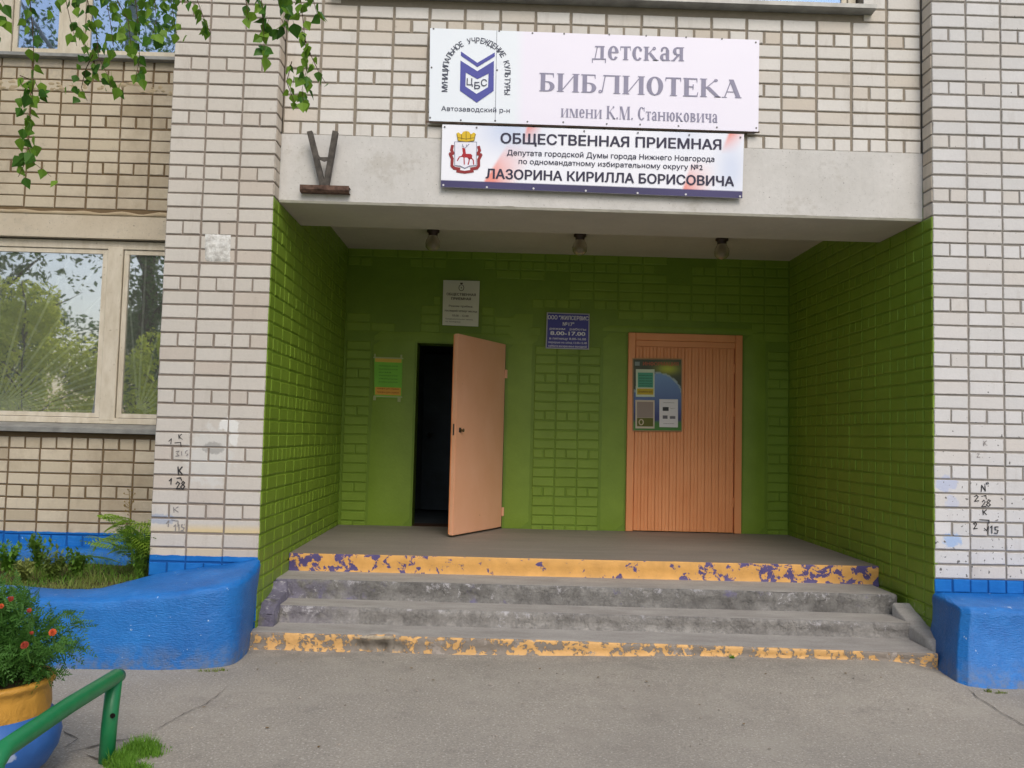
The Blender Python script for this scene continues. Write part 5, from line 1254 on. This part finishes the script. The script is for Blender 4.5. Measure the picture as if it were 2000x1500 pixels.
limb([(-3.45,-2.82,3.2),(-2.6,-2.6,3.75),(-1.6,-2.4,3.95),(-.6,-2.25,3.75),(.2,-2.2,3.4),(.62,-2.2,3.0)],.05,.008)
limb([(-1.6,-2.4,3.95),(-1.1,-2.2,3.6),(-.7,-2.0,3.1),(-.45,-1.9,2.9)],.02,.006)
limb([(-.6,-2.25,3.75),(-.3,-2.35,3.3),(0.0,-2.3,2.95)],.014,.005)
limb([(-2.6,-2.6,3.75),(-1.9,-2.4,3.4),(-1.3,-2.2,3.0),(-.9,-2.15,2.85)],.02,.006)
limb([(-3.42,-2.8,4.2),(-3.9,-1.9,5.2),(-4.2,-1.2,5.8)],.05,.01)
limb([(-3.42,-2.8,4.6),(-2.7,-3.8,5.6),(-2.2,-4.6,6.1)],.05,.01)
def leaf_mesh(k,mat):
    rr=random.Random(k); L=.052; w=.021*rr.uniform(.85,1.15); c=rr.uniform(.05,.35); bend=rr.uniform(-.2,.35)
    prof=[(0,.0),(.14,.62),(.30,1.),(.50,.80),(.72,.42),(1.,0.)]
    v=[];f=[]
    for u,a in prof: 
        z=-L*u; y=bend*L*u*u
        v+=[(-w*a,y-c*w*a,z),(0,y,z),(w*a,y-c*w*a,z)]
    for i in range(len(prof)-1):
        b0=i*3; f+=[(b0,b0+1,b0+4,b0+3),(b0+1,b0+2,b0+5,b0+4)]
    n=len(v); v+=[(-.0006,0,0),(.0006,0,0),(.0006,-.002,.018),(-.0006,-.002,.018)]; f.append((n,n+1,n+2,n+3))
    me=bpy.data.meshes.new('leaf'); me.from_pydata(v,[],f); me.materials.append(mat); me.update(); return me
LM=[leaf_mesh(k,BIR if k%3 else BIR2) for k in range(9)]
XL=bmesh.new(); nl=[0]
def put_leaf(p,sc=1.,mesh=None):
    me=mesh or R.choice(LM)
    yaw=R.gauss(0,.95)+(0 if R.random()<.75 else 3.1); el=R.gauss(0,.42)
    mt=Matrix.Rotation(yaw,4,'Z')@Matrix.Rotation(R.gauss(.15,.35),4,'X')@Matrix.Rotation(el,4,'Y')@Matrix.Scale(sc,4)
    mt=Matrix.Translation(Vector(p)-Vector(bt.location))@mt
    if p[2]<2.67 and nl[0]<300:
        nl[0]+=1; o=bpy.data.objects.new('leaf',me); link(o,bt); o.matrix_basis=mt
    else:            # leaves above the picture, and any past three hundred, in one mesh
        n0=len(XL.verts); XL.from_mesh(me); XL.verts.ensure_lookup_table()
        for v in XL.verts[n0:]: v.co=mt@v.co
nleaf=[0]; LD=1.5
def strand(P,Y0,Y1,dens,spread,sc=(.8,1.15),rad_=.0016):
    """P: list of (x,z) down the hanging twig"""
    pts=[Vector((x,Y0+(Y1-Y0)*i/max(1,len(P)-1),z)) for i,(x,z) in enumerate(P)]
    MB().tube([tuple(p) for p in pts],[rad_*(1.5-i/len(pts)) for i in range(len(pts))],5,False).build('twig',TW,bt)
    for i,(a,b_) in enumerate(zip(pts,pts[1:])):
        n=int((b_-a).length*LD*(dens[min(i,len(dens)-1)] if hasattr(dens,'__len__') else dens))
        for k in range(n):
            p0=a.lerp(b_,(k+R.random())/n); off=Vector((R.gauss(0,spread),R.gauss(0,spread),-abs(R.gauss(0,spread*.5)))); put_leaf(p0+off,R.uniform(*sc)*1.10); nleaf[0]+=1
strand([(-0.671,2.987),(-0.572,2.695),(-0.536,2.452),(-0.524,2.331),(-0.52,2.175),(-0.525,2.018),(-0.522,1.899),(-0.495,1.833),(-0.413,1.771)],-2.2,-2.2,(10,22,22,14,70,42,14,14,50),.024)
strand([(-0.583,2.239),(-0.527,2.224),(-0.499,2.156)],-2.2,-2.15,65,.018)
strand([(-0.522,1.899),(-0.536,1.826),(-0.561,1.766)],-2.2,-2.2,28,.015)
strand([(-0.789,2.982),(-0.724,2.69),(-0.671,2.521),(-0.66,2.412)],-2.3,-2.25,34,.022,(1.,1.3))
strand([(-0.515,2.857),(-0.365,2.647),(-0.321,2.482),(-0.279,2.341)],-2.3,-2.3,34,.03)
strand([(-0.454,2.896),(-0.347,2.679),(-0.279,2.51),(-0.247,2.353),(-0.196,2.27),(-0.162,2.198)],-2.1,-2.2,42,.03)
strand([(-0.383,2.899),(-0.231,2.707),(-0.185,2.513),(-0.163,2.392)],-2.2,-2.2,36,.032)
strand([(-0.237,2.39),(-0.302,2.291),(-0.333,2.217),(-0.319,2.169)],-2.2,-2.1,42,.022,(.6,.9))
strand([(-0.29,2.938),(-0.158,2.741),(-0.119,2.541),(-0.097,2.392),(-0.097,2.293)],-2.0,-2.1,38,.03)
strand([(-0.194,2.967),(-0.062,2.744),(-0.03,2.595),(-0.03,2.494)],-2.0,-2.1,52,.028)
strand([(-0.146,2.969),(-0.002,2.772),(0.029,2.622),(0.045,2.547)],-2.0,-2.0,40,.026,(.7,1.))
strand([(-0.231,2.707),(-0.148,2.563),(-0.128,2.442)],-2.1,-2.1,34,.022)
strand([(-0.049,2.972),(0.081,2.8),(0.172,2.677),(0.213,2.578),(0.245,2.514)],-2.1,-2.1,(8,8,32,40),.014,(.9,1.15))
strand([(0.08,2.825),(0.115,2.7),(0.112,2.662)],-2.1,-2.1,45,.015)
strand([(0.291,2.985),(0.398,2.786),(0.433,2.636),(0.452,2.536)],-2.2,-2.2,(8,26,22),.014)
strand([(0.363,3.013),(0.47,2.814),(0.506,2.638),(0.521,2.513),(0.532,2.364)],-2.2,-2.2,(10,40,44,36),.017,(.9,1.2))
strand([(0.437,3.016),(0.556,2.792),(0.611,2.642),(0.604,2.516)],-2.15,-2.15,(10,48,52),.018,(.95,1.3))
strand([(0.563,2.958),(0.666,2.764),(0.696,2.593),(0.716,2.447),(0.731,2.325),(0.711,2.215),(0.724,2.143)],-2.2,-2.2,(10,26,20,24,44,40,30),.014,(.8,1.1))
strand([(0.7,2.495),(0.742,2.387),(0.784,2.303),(0.819,2.25)],-2.2,-2.2,30,.010,(.6,.95))
strand([(0.659,2.347),(0.639,2.249),(0.679,2.154)],-2.2,-2.2,38,.012,(.6,.9))
strand([(0.583,3.021),(0.689,2.822),(0.723,2.696),(0.745,2.622)],-2.1,-2.1,(10,36,38),.014,(.8,1.1))
print('leaves',nl[0],nleaf[0]); me=bpy.data.meshes.new('leaves'); XL.to_mesh(me); XL.free(); me.materials.append(BIR); o=bpy.data.objects.new('leaves',me); link(o,bt); o['kind']='stuff'
# the rest of the birch crown outside the frame
def crown(name,parent,cent,rad3,n,size,mat,clumps=26,seed=1,droop=0.):
    rr=np.random.RandomState(seed); cs=rr.normal(size=(clumps,3)); cs/=np.linalg.norm(cs,axis=1)[:,None]; cs*=rr.uniform(.35,1,(clumps,1))**.6; cr=rr.uniform(.18,.36,clumps)
    k=rr.randint(0,clumps,n); d=rr.normal(size=(n,3)); d/=np.linalg.norm(d,axis=1)[:,None]; p=(cs[k]+d*(cr[k]*rr.uniform(.3,1,n)**.4)[:,None])
    p=p*np.array(rad3)+np.array(cent)
    if droop: p[:,2]-=droop*rr.uniform(0,1,n)**2
    a=rr.normal(size=(n,3)); a/=np.linalg.norm(a,axis=1)[:,None]; b=np.cross(a,rr.normal(size=(n,3))); b/=np.linalg.norm(b,axis=1)[:,None]
    s=size*rr.uniform(.6,1.3,n)[:,None]; V_=np.stack([p-a*s,p+b*s*.5,p+a*s,p-b*s*.5],1).reshape(-1,3)
    o=Vector((0,0,0)); q=parent
    while q is not None: o=o+Vector(q.location); q=q.parent
    V_=V_-np.array(o); me=bpy.data.meshes.new(name); me.vertices.add(n*4); me.vertices.foreach_set('co',V_.ravel()); me.loops.add(n*4); me.loops.foreach_set('vertex_index',np.arange(n*4)); me.polygons.add(n); me.polygons.foreach_set('loop_start',np.arange(n)*4); me.polygons.foreach_set('loop_total',np.full(n,4)); me.materials.append(mat); me.update(); me.validate()
    ob=bpy.data.objects.new(name,me); link(ob,parent); ob['kind']='stuff'; return ob
crown('crown',bt,(-3.5,-2.9,7.2),(1.7,1.7,2.6),6000,.035,BIR,seed=3,droop=1.2)
# ---------------------------------------------------------------- yard behind the viewer (seen only in the window panes)
LAWN=simple('lawn_green','4a6b28',.9,.1,.25,3)
g=[[(x,y,ZG+.012+.02*nz(x,y,0,.4)) for x in np.linspace(-40,40,30)] for y in np.linspace(-60,-9.5,20)]
tag(MB().sheet(g).build('lawn',LAWN,smooth=True),kind='structure')
DKG=leafmat('dark_tree_green','42602f','64883f',.4); YG=leafmat('bright_bush_green','b4c640','dcdf66',.62); BRK=simple('tree_bark_grey','4a423a',.9,.1)
def tree(name,x,y,h,cr,mat,n,size,lab,seed,droop=0.,cz=.62,grp=None):
    e=empty(name,(x,y,ZG),lab,'tree' if 'tree' in name else 'bush',grp)
    MB().tube([(x,y,ZG-.1),(x+.1,y,ZG+h*.35),(x-.05,y,ZG+h*.9)],([h*.025,h*.018,h*.005] if 'tree' in name else [h*.007,h*.005,h*.002]),10).build('trunk',BRK,e,smooth=True)
    for k in range(7):
        a=k*.9; z0=ZG+h*(.3+.07*k); MB().tube([(x,y,z0),(x+math.cos(a)*cr[0]*.4,y+math.sin(a)*cr[1]*.4,z0+h*.1),(x+math.cos(a)*cr[0]*.75,y+math.sin(a)*cr[1]*.75,z0+h*.16)],([h*.01,h*.006,h*.002] if 'tree' in name else [h*.004,h*.003,h*.001]),6).build('limb',BRK,e)
    crown('crown',e,(x,y,ZG+h*cz),cr,n,size,mat,40,seed,droop); return e
tree('birch_tree',-12.6,-14.5,13,(2.3,2.2,5.0),DKG,9000,.10,'tall dark leaved birch on the lawn, reflected at the left of the large pane',11,2.5,.66)
tree('birch_tree',-17.5,-17,14,(3.2,3,6),DKG,14000,.11,'tall drooping tree farther left on the lawn behind the viewer',12,2.5,.6)
tree('birch_tree',-8.2,-15.0,13,(1.7,1.8,5.2),DKG,8000,.085,'slender birch behind the viewer, reflected in the narrow pane',13,2.0,.60)
tree('bush',-8.1,-9.0,4.9,(1.75,1.2,1.9),YG,22000,.045,'tall bright yellow green bush on the lawn, reflected in the large pane',14,0,.52)
tree('bush',-5.3,-9.2,4.2,(.75,.8,1.7),YG,9000,.045,'narrow yellow green bush reflected in the narrow pane',15,0,.50)
tree('bush',-11.2,-10.2,3.0,(1.6,1.2,1.4),YG,11000,.05,'low spreading light green bush at the lawn edge',16,0,.5)
tree('linden_tree',5.0,-26,10,(4.,3.5,3.8),DKG,14000,.13,'broad dark tree far behind the viewer on the right',17,.5,.62)
tree('linden_tree',-24,-30,9,(6,4,3.4),DKG,16000,.13,'broad dark tree at the far left of the yard',18,.5,.55)
tree('linden_tree',-14,-34,8,(5,4,3.2),DKG,16000,.13,'broad dark tree at the back of the yard',19,.5,.55)
